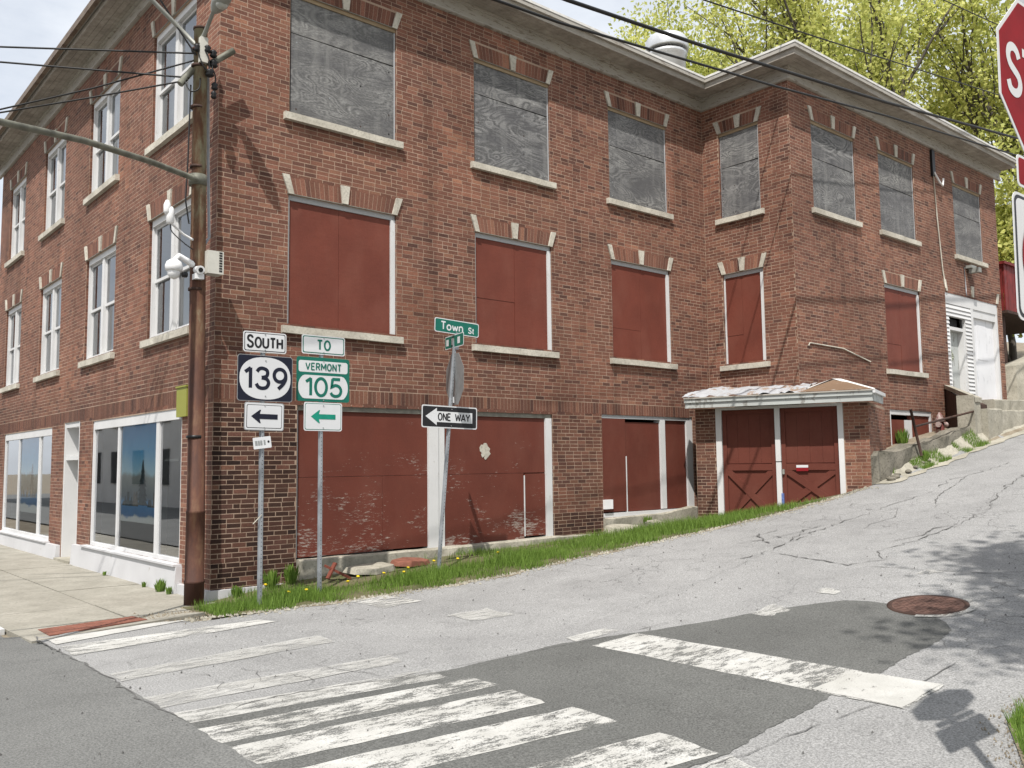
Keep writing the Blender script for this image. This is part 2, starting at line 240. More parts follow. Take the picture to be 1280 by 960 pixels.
class MB:
    def __init__(s): s.v = []; s.f = []; s.m = []; s.mats = []; s.sm = []
    def mi(s, mat):
        if mat is None: return 0
        if mat not in s.mats: s.mats.append(mat)
        return s.mats.index(mat)
    def add(s, vs, fs, mat=None, smooth=False):
        k = len(s.v); i = s.mi(mat); s.v += [tuple(v) for v in vs]
        for f in fs: s.f.append([k+a for a in f]); s.m.append(i); s.sm.append(smooth)
    def hexa(s, b, t, mat=None):               # b, t: four points each, counter-clockwise seen from above
        fs = [(3, 2, 1, 0), (4, 5, 6, 7)]+[(i, (i+1) % 4, 4+(i+1) % 4, 4+i) for i in range(4)]
        a = np.array(b[1])-np.array(b[0]); c = np.array(b[3])-np.array(b[0]); h = np.array(t[0])-np.array(b[0])
        if np.dot(np.cross(a, c), h) < 0: fs = [f[::-1] for f in fs]
        s.add(list(b)+list(t), fs, mat); return s
    def box(s, x0, x1, y0, y1, z0, z1, mat=None):
        return s.hexa([(x0, y0, z0), (x1, y0, z0), (x1, y1, z0), (x0, y1, z0)], [(x0, y0, z1), (x1, y0, z1), (x1, y1, z1), (x0, y1, z1)], mat)
    def fbox(s, fr, u0, u1, z0, z1, d0, d1, mat=None, skew=0.0):
        q = lambda z, k: [fr.p(u0+k, z, d0), fr.p(u1+k, z, d0), fr.p(u1+k, z, d1), fr.p(u0+k, z, d1)]
        return s.hexa(q(z0, 0), q(z1, skew), mat)
    def fquadbox(s, fr, pts, d0, d1, mat=None):  # pts: four (u,z)
        return s.hexa([fr.p(u, z, d0) for u, z in pts], [fr.p(u, z, d1) for u, z in pts], mat)
    def tube(s, pts, r, n=8, mat=None, cap=True):
        pts = [np.array(p, float) for p in pts]; rs = r if isinstance(r, (list, tuple, np.ndarray)) else [r]*len(pts); k = len(s.v); vs = []
        ref = None
        for i, p in enumerate(pts):
            t = pts[min(i+1, len(pts)-1)]-pts[max(i-1, 0)]; t /= np.linalg.norm(t)+1e-9
            if ref is None: ref = np.array((0, 0, 1.)) if abs(t[2]) < 0.9 else np.array((1., 0, 0))
            a = np.cross(t, ref); a /= np.linalg.norm(a)+1e-9; b = np.cross(t, a); ref = np.cross(a, t)
            for j in range(n):
                th = 2*math.pi*j/n; vs.append(p+rs[i]*(math.cos(th)*a+math.sin(th)*b))
        fs = [(i*n+j, i*n+(j+1) % n, (i+1)*n+(j+1) % n, (i+1)*n+j) for i in range(len(pts)-1) for j in range(n)]
        s.add(vs, fs, mat, True)
        if cap:
            i = s.mi(mat); L = (len(pts)-1)*n
            s.f.append([k+j for j in range(n)]); s.m.append(i); s.sm.append(False); s.f.append([k+L+j for j in range(n)][::-1]); s.m.append(i); s.sm.append(False)
        return s
    def lathe(s, c, prof, n=20, mat=None, smooth=True):  # prof: (r,z) bottom to top about the z axis
        vs = [(c[0]+r*math.cos(2*math.pi*j/n), c[1]+r*math.sin(2*math.pi*j/n), c[2]+z) for r, z in prof for j in range(n)]
        fs = [(i*n+j, i*n+(j+1) % n, (i+1)*n+(j+1) % n, (i+1)*n+j) for i in range(len(prof)-1) for j in range(n)]
        s.add(vs, fs, mat, smooth); k = len(s.v)-len(vs); i = s.mi(mat); L = (len(prof)-1)*n
        s.f.append([k+j for j in range(n)][::-1]); s.m.append(i); s.sm.append(False); s.f.append([k+L+j for j in range(n)]); s.m.append(i); s.sm.append(False); return s
    def plate(s, poly, y0, y1, mat=None):       # polygon in local x,z; front at y0 (towards -y), back at y1
        n = len(poly); vs = [(x, y0, z) for x, z in poly]+[(x, y1, z) for x, z in poly]
        ar = sum(poly[i][0]*poly[(i+1) % n][1]-poly[(i+1) % n][0]*poly[i][1] for i in range(n)); o = list(range(n))
        if ar < 0: o = o[::-1]
        fs = [o, [n+a for a in o][::-1]]+[(o[(i+1) % n], o[i], n+o[i], n+o[(i+1) % n]) for i in range(n)]
        s.add(vs, fs, mat); return s
    def blob(s, c, r, mat=None, n=2, jit=0.12, sc=(1, 1, 1)):
        import bmesh
        bm = bmesh.new(); bmesh.ops.create_icosphere(bm, subdivisions=n, radius=1.0); vs = []
        for v in bm.verts:
            k = 1+rnd.uniform(-jit, jit); vs.append((c[0]+v.co.x*r*k*sc[0], c[1]+v.co.y*r*k*sc[1], c[2]+v.co.z*r*k*sc[2]))
        bm.verts.index_update(); s.add(vs, [[v.index for v in f.verts] for f in bm.faces], mat, True); bm.free(); return s
    def mesh(s, name, mat=None):
        me = bpy.data.meshes.new(name); me.from_pydata(s.v, [], s.f)
        for m in (s.mats or [mat]): me.materials.append(m)
        if len(s.mats) > 1: me.polygons.foreach_set('material_index', s.m)
        me.polygons.foreach_set('use_smooth', s.sm); me.update(); return me
    def build(s, name, mat=None, parent=None, loc=None, rot=None):
        return link(name, s.mesh(name, mat), parent, loc, rot)

def link(name, me, parent=None, loc=None, rot=None):
    o = bpy.data.objects.new(name, me); COL.objects.link(o); o.parent = parent
    if loc is not None: o.location = loc
    if rot is not None: o.rotation_euler = rot
    return o
def tag(o, label=None, cat=None, group=None, kind=None):
    if label: o['label'] = label
    if cat: o['category'] = cat
    if group: o['group'] = group
    if kind: o['kind'] = kind
    return o
def thing(name, label, cat, loc=(0, 0, 0), rot=(0, 0, 0), group=None):
    o = link(name, None, None, loc, rot); o.empty_display_size = 0.2; return tag(o, label, cat, group)
def recalc(o):
    import bmesh
    bm = bmesh.new(); bm.from_mesh(o.data); bmesh.ops.recalc_face_normals(bm, faces=bm.faces); bm.to_mesh(o.data); bm.free(); return o

# ------------------------------------------------------------------ terrain
GX = [-60, -3, -.1, .65, 1.62, 2.44, 3.27, 4.39, 5.63, 6.4, 8, 8.92, 9.9, 10.4, 11.6, 13.3, 15.25, 17.5, 25, 40, 60, 120]; GZ = [-.10, -.06, -.05, -.02, .03, .075, .15, .30, .44, .53, .735, .88, 1.05, 1.15, 1.32, 1.61, 1.97, 2.30, 3.35, 5.2, 7, 9]
_xs = np.linspace(-60, 120, 1801); _gs = np.interp(_xs, GX, GZ); _k = np.hanning(13); _k /= _k.sum(); _gs = np.convolve(np.pad(_gs, 6, 'edge'), _k, 'valid')
def g(x): return float(np.interp(x, _xs, _gs))
def ye(x): return -1.5-0.183*(x+0.6) if x < 10.5 else -3.53-min(x-10.5, 6.0)*0.035
def zw(x): return float(np.interp(x, [-1, 0, 1.2, 3.5, 7.4, 10.7, 12], [-.1, -.1, .06, .20, .30, .38, .5]))
def G(x, y):
    z = g(x); e = ye(x)
    if y > e:
        if x < -0.6: z = -0.09
        elif x < 10.9: t = min(1, (y-e)/(-e)); a = z*(1-t)+zw(x)*t; z = a if x > 0 else -0.09*(-x/0.6)+a*(1+x/0.6)
        elif x < 20.6: z = (z+min(0.34, (y-e)*1.2) if y < -3.2 else z+0.2) if x > 11.3 else z
        else: z = z+min(0.34, (y-e)*0.6)+max(0, min(y+1.5, 30))*0.16
        if y > 14 and x > 0: z = max(z, min(6.5, (y-14)*0.35)*min(1, x/12))
    return z
def sheet(name, us, lo, hi, nv, off, mat, parent=None, wob=0.0):
    """strip between y=lo(x) and y=hi(x) lying on the ground"""
    mb = MB(); vs = []
    for u in us:
        a, b = lo(u), hi(u)
        for j in range(nv+1):
            t = j/nv; y = a+(b-a)*t
            if wob and j in (0, nv): y += wob*(math.sin(u*7.3)+math.sin(u*17.1+1)+math.sin(u*3.1+2))*0.4
            vs.append((u, y, G(u, y)+off))
    fs = [(i*(nv+1)+j, (i+1)*(nv+1)+j, (i+1)*(nv+1)+j+1, i*(nv+1)+j+1) for i in range(len(us)-1) for j in range(nv)]
    mb.add(vs, fs, mat, True); return mb.build(name, mat, parent)
def axis(parts):
    r = []
    for a, b, st in parts: r += list(np.arange(a, b, st))
    return r+[parts[-1][1]]
def ground_sheet():
    xs = axis([(-300, -60, 40), (-60, -6, 6), (-6, 24, 0.4), (24, 60, 3), (60, 400, 40)]); ys = axis([(-300, -60, 40), (-60, -12, 5), (-12, 2, 0.35), (2, 40, 3), (40, 60, 5), (60, 400, 40)])
    mb = MB(); vs = []
    for x in xs:
        for y in ys: vs.append((x, y, G(min(max(x, -60), 120), y)-0.05))
    n = len(ys); mb.add(vs, [(i*n+j, (i+1)*n+j, (i+1)*n+j+1, i*n+j+1) for i in range(len(xs)-1) for j in range(n-1)], M['soil'], True)
    return tag(mb.build('ground'), kind='structure')
ground_sheet()
xs_road = axis([(-2.35, 20, 0.2), (20, 60, 2.0)])
road = tag(sheet('road', xs_road, lambda x: -9.2-.5*max(0, 1.3-x), lambda x: ye(x)+0.02, 40, 0.0, M['old'], None, 0.05), kind='structure')
tag(sheet('main_street', axis([(-14, -2.335, 0.7)]), lambda x: -60, lambda x: -1.1, 40, 0.004, M['new']), kind='structure')
tag(sheet('main_street', axis([(-14, -2.55, 0.7)]), lambda x: -1.1, lambda x: 60, 20, 0.004, M['new']), kind='structure')
tag(sheet('verge', axis([(-2.3, 40, 0.3)]), lambda x: -14, lambda x: -9.17-.5*max(0, 1.3-x), 4, 0.012, M['soil']), kind='structure')
PU = lambda x: float(np.interp(x, [-2.35, -.2, 1.03, 3.08, 3.8], [-5.2, -5.46, -5.5, -6.22, -6.62]))+.008*math.sin(x*9)+.004*math.sin(x*31)+.004*math.sin(x*67); PL = lambda x: float(np.interp(x, [-2.35, -.33, .91, 1.74, 3.3], [-8.36, -8.25, -8.12, -8.08, -8.0]))+.015*math.sin(x*6)+.006*math.sin(x*29)+.005*math.sin(x*53)
sheet('asphalt_patch', axis([(-2.345, 3.3, 0.03)]), PL, PU, 12, 0.004, M['patchm'], road)
# rounded end of the trench near the manhole
mb = MB(); ring = [(3.295, PL(3.3)), (3.5, -7.85), (3.7, -7.6), (3.85, -7.2), (3.86, -6.95), (3.8, -6.72), (3.6, -6.55), (3.295, PU(3.3))]
mb.add([(x, y, G(x, y)+.004) for x, y in ring], [list(range(8))], M['patchm']); recalc(mb.build('asphalt_patch', None, road))

def quadsheet(name, q, off, mat, parent, nx=8, ny=6, wob=0.0):
    mb = MB(); q = [np.array(p, float) for p in q]; vs = []
    for i in range(nx+1):
        for j in range(ny+1):
            a, b = i/nx, j/ny; p = (q[0]*(1-a)+q[1]*a)*(1-b)+(q[3]*(1-a)+q[2]*a)*b
            if wob and (i in (0, nx) or j in (0, ny)): p = p+np.array([rnd.uniform(-wob, wob), rnd.uniform(-wob, wob)])
            vs.append((p[0], p[1], G(p[0], p[1])+off))
    mb.add(vs, [(i*(ny+1)+j, (i+1)*(ny+1)+j, (i+1)*(ny+1)+j+1, i*(ny+1)+j+1) for i in range(nx) for j in range(ny)], mat, True)
    o = mb.build(name, mat, parent)
    if o.data.polygons[0].normal.z < 0: o.data.flip_normals()
    return o
bars = [((-2.30, -1.63), (-0.93, -1.38), (-0.88, -1.54), (-2.28, -1.96), 'paint_new'), ((-2.29, -2.11), (-0.29, -2.08), (-0.20, -2.33), (-2.31, -2.63), 'paint'), ((-2.28, -3.63), (-0.26, -3.36), (-0.28, -3.76), (-2.29, -3.96), 'paint_faint'),
        ((-2.34, -4.60), (-0.24, -4.66), (-0.29, -4.95), (-2.34, -4.98), 'paint_faint'), ((-2.33, -5.17), (-0.30, -5.33), (-0.35, -5.67), (-2.33, -5.50), 'paint_worn'), ((-2.34, -5.67), (-0.23, -5.81), (-0.20, -6.14), (-2.36, -6.07), 'paint'),
        ((-2.34, -6.16), (-0.23, -6.31), (-0.30, -6.76), (-2.36, -6.58), 'paint'), ((-2.36, -6.78), (-0.23, -6.96), (-0.27, -7.40), (-2.38, -7.20), 'paint'), ((-2.36, -7.55), (-0.25, -7.74), (-0.31, -8.22), (-2.38, -8.00), 'paint'), ((-2.36, -8.30), (-0.30, -8.29), (-0.44, -8.76), (-2.38, -8.85), 'paint_worn')]
for a, b, c, d, m in bars: quadsheet('crosswalk_stripe', (a, b, c, d), 0.0065, M[m], road, 10, 5, 0.012)
quadsheet('stop_bar', ((1.15, -5.78), (1.74, -5.80), (1.82, -8.57), (1.15, -8.61)), 0.0065, M['paint'], road, 5, 14, 0.01)
quadsheet('stop_bar', ((1.21, -5.38), (1.70, -5.40), (1.73, -5.57), (1.16, -5.57)), 0.0065, M['paint_worn'], road, 4, 3, 0.01)
quadsheet('stop_bar', ((1.16, -7.94), (1.77, -7.94), (1.81, -8.55), (1.16, -8.59)), 0.009, M['paint_new'], road, 4, 4, 0.01)
quadsheet('stop_bar', ((0.95, -1.88), (1.45, -1.92), (1.49, -2.63), (0.99, -2.61)), 0.0065, M['paint'], road, 4, 4, 0.02)
quadsheet('stop_bar', ((1.16, -3.58), (1.65, -3.67), (1.61, -4.19), (1.16, -4.05)), 0.0065, M['paint_faint'], road, 4, 4, 0.03)
for q in (((2.94, -6.20), (3.40, -6.18), (3.26, -6.46), (2.96, -6.38)), ((3.94, -6.32), (4.14, -6.32), (4.08, -6.53), (3.94, -6.51)), ((5.11, -6.83), (5.34, -6.86), (5.30, -7.03), (5.12, -6.97)), ((-3.50, -7.20), (-2.60, -7.00), (-2.70, -7.50), (-3.40, -7.60))): quadsheet('paint_remnant', q, 0.0065, M['paint_worn' if q[0][0] > 0 else 'paint_faint'], road, 4, 3, 0.03)

def crack(pts, w=0.02, jit=0.022, off=0.0085):
    P = [np.array(p, float) for p in pts]; L = []
    for a, b in zip(P, P[1:]):
        n = max(2, int(np.linalg.norm(b-a)/0.09))
        for i in range(n): L.append(a+(b-a)*i/n+rng.normal(0, jit*0.5, 2))
    L.append(P[-1]); mb = MB(); vs = []; 
    for i, p in enumerate(L):
        t = L[min(i+1, len(L)-1)]-L[max(i-1, 0)]; t /= np.linalg.norm(t)+1e-9; nn = np.array((-t[1], t[0])); ww = w*rnd.choice((.08, .2, .3, .4, .5, .8))*.62*min(1, (i+0.3)/4, (len(L)-i-0.7)/4)
        for sgn in (-1, 1): q = p+nn*ww*0.5*sgn; vs.append((q[0], q[1], G(q[0], q[1])+off))
    mb.add(vs, [(2*i, 2*i+2, 2*i+3, 2*i+1) for i in range(len(L)-1)], M['crackm']); o = mb.build('crack', None, road)
    if o.data.polygons[0].normal.z < 0: o.data.flip_normals()
crack([(8.82, -6.08), (8.01, -6.09), (6.71, -6.04), (6.04, -5.90), (5.65, -6.20), (5.22, -5.98), (5.39, -5.41), (5.60, -4.65)], 0.06, 0.05)
crack([(5.22, -5.98), (5.32, -6.78), (5.41, -7.82)], 0.045); crack([(7.98, -6.09), (7.63, -5.90), (7.14, -5.97), (6.64, -5.78)], 0.06)
crack([(10.23, -4.79), (9.19, -4.63), (7.96, -4.48), (6.83, -4.49), (5.60, -4.65), (4.76, -4.53)], 0.05, 0.06); crack([(8.99, -4.75), (8.28, -5.06), (7.71, -4.97), (7.14, -5.11)], 0.035)
crack([(11.59, -4.72), (10.63, -4.92), (9.78, -5.01), (9.09, -5.27)], 0.04); crack([(12.51, -5.54), (11.00, -5.67), (9.88, -5.86), (8.89, -6.08)], 0.05, 0.06)
crack([(-0.35, -5.39), (0.43, -5.47), (1.08, -5.59), (1.65, -5.68), (2.36, -5.75)], 0.03, 0.012); crack([(0.58, -8.37), (1.17, -8.42), (1.85, -8.42), (2.56, -8.38)], 0.03, 0.012); crack([(-0.92, -8.33), (-0.22, -8.33), (0.58, -8.36)], 0.05, 0.02)
crack([(-0.89, -4.37), (-0.87, -4.77), (-0.70, -5.13), (-0.71, -5.39)], 0.022); crack([(-2.30, -5.40), (-1.61, -5.27), (-0.72, -5.39), (-0.32, -5.39)], 0.04, 0.03)
for a in (((-1.91, -3.92), (-1.71, -4.22), (-1.76, -4.61), (-1.95, -4.91)), ((-1.41, -4.02), (-1.36, -4.37), (-1.51, -4.77)), ((-1.76, -4.42), (-1.46, -4.42), (-1.01, -4.53), (-0.62, -4.38)), ((-2.20, -4.21), (-1.76, -4.21)), ((-1.21, -4.52), (-1.16, -4.92), (-1.31, -5.22)), ((-0.62, -4.38), (-0.22, -4.64), (0.32, -4.81)), ((-1.01, -3.63), (-0.96, -4.03), (-1.01, -4.53)), ((-1.61, -5.21), (-1.71, -4.92), (-1.51, -4.72))): crack(a, 0.018, 0.04)
for a in (((6.77, -3.67), (6.38, -4.02), (6.07, -4.34), (5.93, -4.67)), ((7.48, -4.36), (6.89, -4.29), (6.38, -4.16), (5.93, -3.91)), ((6.69, -4.70), (6.47, -4.31), (6.64, -3.94)), ((7.30, -4.00), (6.90, -3.91), (6.38, -3.83)), ((6.97, -4.44), (6.56, -4.46), (6.20, -4.58)), ((9.28, -4.00), (8.99, -3.96), (8.79, -4.05))): crack(a, 0.075, 0.05, 0.012)
crack([(-2.36, -1.21), (-2.37, -2.21), (-2.33, -3.21), (-2.36, -4.31), (-2.35, -5.37)], 0.06, 0.03); crack([(4.21, -9.01), (4.94, -8.64), (6.02, -8.56)], 0.03)
crack([(13.03, -4.96), (12.00, -4.80), (11.18, -4.59), (10.23, -4.74)], 0.04, 0.06); crack([(5.56, -4.65), (4.12, -4.88), (2.94, -4.93), (1.65, -5.15)], 0.015, 0.05)

# sidewalk along the left front, with flags, ramp plate and kerb stone
def flat(name, x0, x1, y0, y1, z0, z1, mat, parent=None): return MB().box(x0, x1, y0, y1, z0, z1, mat).build(name, None, parent)
walk = tag(flat('sidewalk', -2.44, 0.05, -0.02, 60, -0.5, -0.104, M['soil']), kind='structure')
for k, (a, b) in enumerate([(-0.9, 0.66), (0.67, 2.4), (2.41, 4.2), (4.21, 6.0), (6.01, 7.8), (7.81, 9.6), (9.61, 11.4), (11.41, 13.2), (13.21, 15)]):
    for (xa, xb) in ((-2.43, -1.225), (-1.215, -0.02)):
        aa = a if not (k == 0) else (-0.55 if xa < -2 else -0.72)
        sk = 0.10 if k < 2 else 0.0
        mb = MB(); zt = -0.088+rnd.uniform(-.004, .004); x0, x1 = xa+.004, xb-.004
        y0a, y0b = (aa, aa) if k == 0 else (aa, aa); mb.hexa([(x0, y0a, -0.3), (x1, y0b, -0.3), (x1, b, -0.3), (x0, b, -0.3)], [(x0, y0a, zt), (x1, y0b, zt), (x1, b, zt), (x0, b, zt)], M['walk']); mb.build('concrete_flag', None, walk)
mb = MB(); mb.hexa([(-2.43, -1.62, -0.3), (-0.5, -1.12, -0.3), (-0.6, -0.725, -0.3), (-2.43, -0.555, -0.3)], [(-2.43, -1.62, -0.052), (-0.5, -1.12, -0.052), (-0.6, -0.725, -0.088), (-2.43, -0.555, -0.086)], M['walk']); mb.build('concrete_flag', None, walk)
tp = thing('tactile_paving', 'rusty red warning plate set in the kerb ramp beside the crosswalk', 'paving')
mb = MB(); q = [(-2.22, -1.42), (-1.13, -1.04), (-1.15, -0.60), (-2.19, -0.80)]
zt = lambda x, y: -0.052-0.036*max(0, min(1, (y+1.5)/0.9))+0.004
mb.hexa([(x, y, -0.2) for x, y in q], [(x, y, zt(x, y)+0.003) for x, y in q], M['tactile']); mb.build('plate', None, tp)
mb = MB()
for i in range(16):
    for j in range(7):
        a, b = (i+.5)/16, (j+.5)/7; p = (np.array(q[0])*(1-a)+np.array(q[1])*a)*(1-b)+(np.array(q[3])*(1-a)+np.array(q[2])*a)*b; z = zt(*p)+0.003
        mb.hexa([(p[0]-.012, p[1]-.012, z), (p[0]+.012, p[1]-.012, z), (p[0]+.012, p[1]+.012, z), (p[0]-.012, p[1]+.012, z)], [(p[0]-.007, p[1]-.007, z+.005), (p[0]+.007, p[1]-.007, z+.005), (p[0]+.007, p[1]+.007, z+.005), (p[0]-.007, p[1]+.007, z+.005)], M['tactile'])
tag(mb.build('truncated_domes', None, tp), kind='stuff')
for k in range(6):
    y = -0.50+k*1.25; kb = MB(); kb.box(-2.62, -2.445, y, y+1.235, -0.4, -0.075+rnd.uniform(-.005, .005), M['granite']); kb.build('kerb_stone', None, walk)

# manhole
mh = thing('manhole_cover', 'rusty round iron manhole cover at the end of the dark asphalt patch', 'manhole cover', (3.94, -7.49, G(3.94, -7.49)+.004), (0, -math.atan((g(4.3)-g(3.6))/0.7), 0))
MB().lathe((0, 0, -0.05), [(0.36, 0), (0.36, 0.056), (0.325, 0.058), (0.32, 0.052)], 40, M['rustdark']).build('ring', None, mh)
mb = MB().lathe((0, 0, -0.05), [(0.315, 0), (0.315, 0.056)], 40, M['iron'])
for i in range(-5, 6):
    for j in range(-5, 6):
        if i*i+j*j < 27: mb.box(i*.055-.018, i*.055+.018, j*.055-.018, j*.055+.018, 0.006, 0.010, M['iron'])
mb.build('lid', None, mh)
cl = [(0.43*math.cos(a), 0.43*math.sin(a)) for a in np.linspace(3.3, 5.9, 14)]; ci = [(0.365*math.cos(a), 0.365*math.sin(a)) for a in np.linspace(3.3, 5.9, 14)]
mb = MB(); mb.add([(x, y, .0105) for x, y in cl+ci], [(i, i+1, 15+i, 14+i) for i in range(13)], M['paint_worn']); o = recalc(mb.build('paint_rim', None, mh))

# ------------------------------------------------------------------ the brick building
BLD = thing('brick_building', 'old red brick corner building with boarded windows along the sloping street', 'building')
COURSE, BL, JT = 0.0640, 0.198, 0.0095
Z0, ZTOP = -0.204, 9.14
winA = [(1.04, 2.86), (4.42, 6.16), (7.72, 9.45)]; winB = [(0.87, 2.68), (4.36, 6.12), (7.86, 9.55), (11.33, 12.92)]; winC = [(0.42, 1.40)]; winD3 = [(11.445, 13.15), (14.20, 15.87), (17.97, 19.62)]; winD2 = [(14.20, 15.87)]
Z2, Z3 = (3.605, 5.50), (6.69, 8.52)
W2 = lambda L: [(a, b, *Z2) for a, b in L]; W3 = lambda L: [(a, b, *Z3) for a, b in L]
opA = W2(winA)+W3(winA)+[(1.21, 6.12, 0.30, 2.50), (7.37, 10.05, 0.62, 2.54)]
opB = W2(winB)+W3(winB)+[(1.10, 5.44, 0.28, 2.47), (6.22, 7.30, -0.12, 2.52), (8.20, 12.62, 0.20, 2.47)]
opC = W2(winC)+W3(winC); opD = W3(winD3)+W2(winD2)+[(17.22, 20.32, 3.10, 5.68), (14.17, 16.18, 1.55, 2.74)]
SOLD = (2.52, 2.735)
facades = {'A': (FA, 0.0, INN, opA, [(0.0, 9.95)]), 'B': (FB, 0.0, 13.95, opB, [(0.0, 13.95)]), 'C': (FC, 0.0, WD, opC, []), 'D': (FD, INN, 20.6, opD, [])}
PAL = np.array((.95, .87, .81))*np.array([(.178, .088, .064), (.150, .074, .055), (.200, .100, .073), (.100, .053, .043), (.228, .122, .085), (.165, .086, .065), (.126, .064, .050)])
PW = {'A': [.24, .2, .2, .10, .08, .12, .06], 'B': [.26, .17, .26, .04, .08, .13, .06], 'C': [.22, .2, .2, .10, .08, .14, .06], 'D': [.26, .2, .2, .07, .07, .14, .06], 'G': [.22, .18, .2, .14, .08, .12, .06], 'P': [.22, .05, .34, .07, .28, .04, .0]}
def subtract(iv, cuts):
    out = [iv]
    for a, b in cuts:
        nx = []
        for p, q in out:
            if b <= p or a >= q: nx.append((p, q)); continue
            if a-p > 0.03: nx.append((p, a))
            if q-b > 0.03: nx.append((b, q))
        out = nx
    return out
bricks = []            # frame, quad of (u,z) x4, proud, tint, stretcher flag
def tint(key, u, z):
    c = PAL[rng.choice(7, p=np.array(PW[key])/sum(PW[key]))]*rng.uniform(0.84, 1.18)
    k = math.sin(u*1.7+z*0.6)*math.sin(z*1.3+u*0.35+1)          # repaired patches of a warmer brick
    if k > 0.72: c = c*np.array([1.22, 1.2, 1.16])
    if key == 'A' and z < 2.5 and u < 1.3: c = c*(rng.choice([0.22, 0.40, 0.75], p=[.42, .40, .18]))       # old dark brick of the corner pier
    if key == 'A' and 6.1 < u < 7.4 and z < 2.5: c = c*0.75
    if key == 'A' and 6.1 < u < 7.4 and z < 0.75: c = c*0.45      # sooty brick at the pier foot
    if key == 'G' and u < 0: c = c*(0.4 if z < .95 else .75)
    if SOLD[0]-.02 < z < SOLD[1] and key in 'AB': c = c*0.86
    if key == 'B' and z < 3.1 and z > 2.45: c = c*0.8
    return c
def lay(key, fr, u0, u1, z0, z1, openings, bands, end0=0.0, end1=0.0):
    n = int((z1-z0)/COURSE)
    for k in range(n):
        za = z0+k*COURSE; zc = za+COURSE/2
        cuts = [(a, b) for a, b, p, q in openings if p < zc < q]
        cuts += [(a, b) for a, b, p, q in openings if (p in (Z2[0], Z3[0])) and q < zc < q+0.27]
        for a, b in bands:
            if SOLD[0] < zc < SOLD[1]: cuts.append((a, b))
        s = u0-BL+(0 if k % 2 else BL/2)+rng.uniform(-.012, .012)
        e = end0 if k % 2 else 0.0; e2 = end1 if k % 2 else 0.0
        while s < u1:
            L = BL/2 if rng.random() < .05 else BL; head = L < BL
            a, b = max(s, u0-e), min(s+L, u1+e2); s += L
            if b-a < 0.03: continue
            for p, q in subtract((a, b), cuts):
                j = JT/2; t = rng.uniform(-.0026, .0026, 4); full = (not head) and q-p > BL-0.006
                bricks.append((fr, ((p+j, za+j+t[0]), (q-j, za+j+t[1]), (q-j, za+COURSE-j+t[2]), (p+j, za+COURSE-j+t[3])), rng.uniform(.0003, .0014), tint(key, (p+q)/2, zc), full))
def soldier(key, fr, a, b, z0, z1, splay=0.0, step=0.0735):
    n = max(1, round((b-a)/step)); w = (b-a)/n; m = (a+b)/2
    for i in range(n):
        p, q = a+i*w, a+(i+1)*w; k = lambda u: splay*(u-m)/((b-a)/2)
        bricks.append((fr, ((p+.003, z0+.004), (q-.003, z0+.004), (q-.003+k(q), z1-.004), (p+.003+k(p), z1-.004)), rng.uniform(.0003, .0014), tint(key, p, (z0+z1)/2), False))
wallmb = MB()
def wall_sheet(fr, u0, u1, z0, z1, ops, depth=0.2):
    us = sorted({u0, u1}|{v for o in ops for v in o[:2] if u0 < v < u1}); zs = sorted({z0, z1}|{v for o in ops for v in o[2:4] if z0 < v < z1})
    def qd(pts):
        a = [fr.p(*p) for p in pts]; wallmb.add(a, [(0, 1, 2, 3)], M['mortar'])
    for i in range(len(us)-1):
        for j in range(len(zs)-1):
            uc, zc = (us[i]+us[i+1])/2, (zs[j]+zs[j+1])/2
            if any(o[0] < uc < o[1] and o[2] < zc < o[3] for o in ops): continue
            qd([(us[i], zs[j], 0), (us[i+1], zs[j], 0), (us[i+1], zs[j+1], 0), (us[i], zs[j+1], 0)])
    for a, b, p, q in ops:
        for (x, y) in (((a, p), (a, q)), ((b, q), (b, p)), ((a, q), (b, q)), ((b, p), (a, p))): qd([(*x, 0), (*y, 0), (*y, -depth), (*x, -depth)])
for key, (fr, u0, u1, ops, bands) in facades.items():
    lay(key, fr, u0, u1, Z0 if key != 'D' else 0.6, ZTOP+0.1, ops, bands, 0.0045 if key in 'AB' else 0, 0.0045 if key == 'C' else 0)
    wall_sheet(fr, u0, u1, -0.4 if key != 'D' else 0.0, ZTOP+0.45, ops)
    for a, b in bands:
        for p, q in subtract((a, b), [(o[0], o[1]) for o in ops if o[2] < SOLD[0] and o[3] > SOLD[1]]): soldier(key, fr, p, q, *SOLD)
    for a, b, p, q in ops:
        if p in (Z2[0], Z3[0]): soldier(key, fr, a, b, q+0.005, q+0.272, 0.06)
    for a, b, p, q in ops:                                # brick returns on the jambs
        for (uu, sgn) in ((a, 1), (b, -1)):
            fj = F(fr.p(uu, 0, 0), tuple(-fr.dn[:2]), tuple(fr.du[:2]*sgn))
            z = Z0
            while z < q:
                if z > p-0.01:
                    bricks.append((fj, ((.004, z+.005), (.10, z+.005), (.10, min(z+.059, q)), (.004, min(z+.059, q))), .006, tint(key, uu, z), False))
                z += COURSE
WALL = wallmb.build('wall', None, BLD)

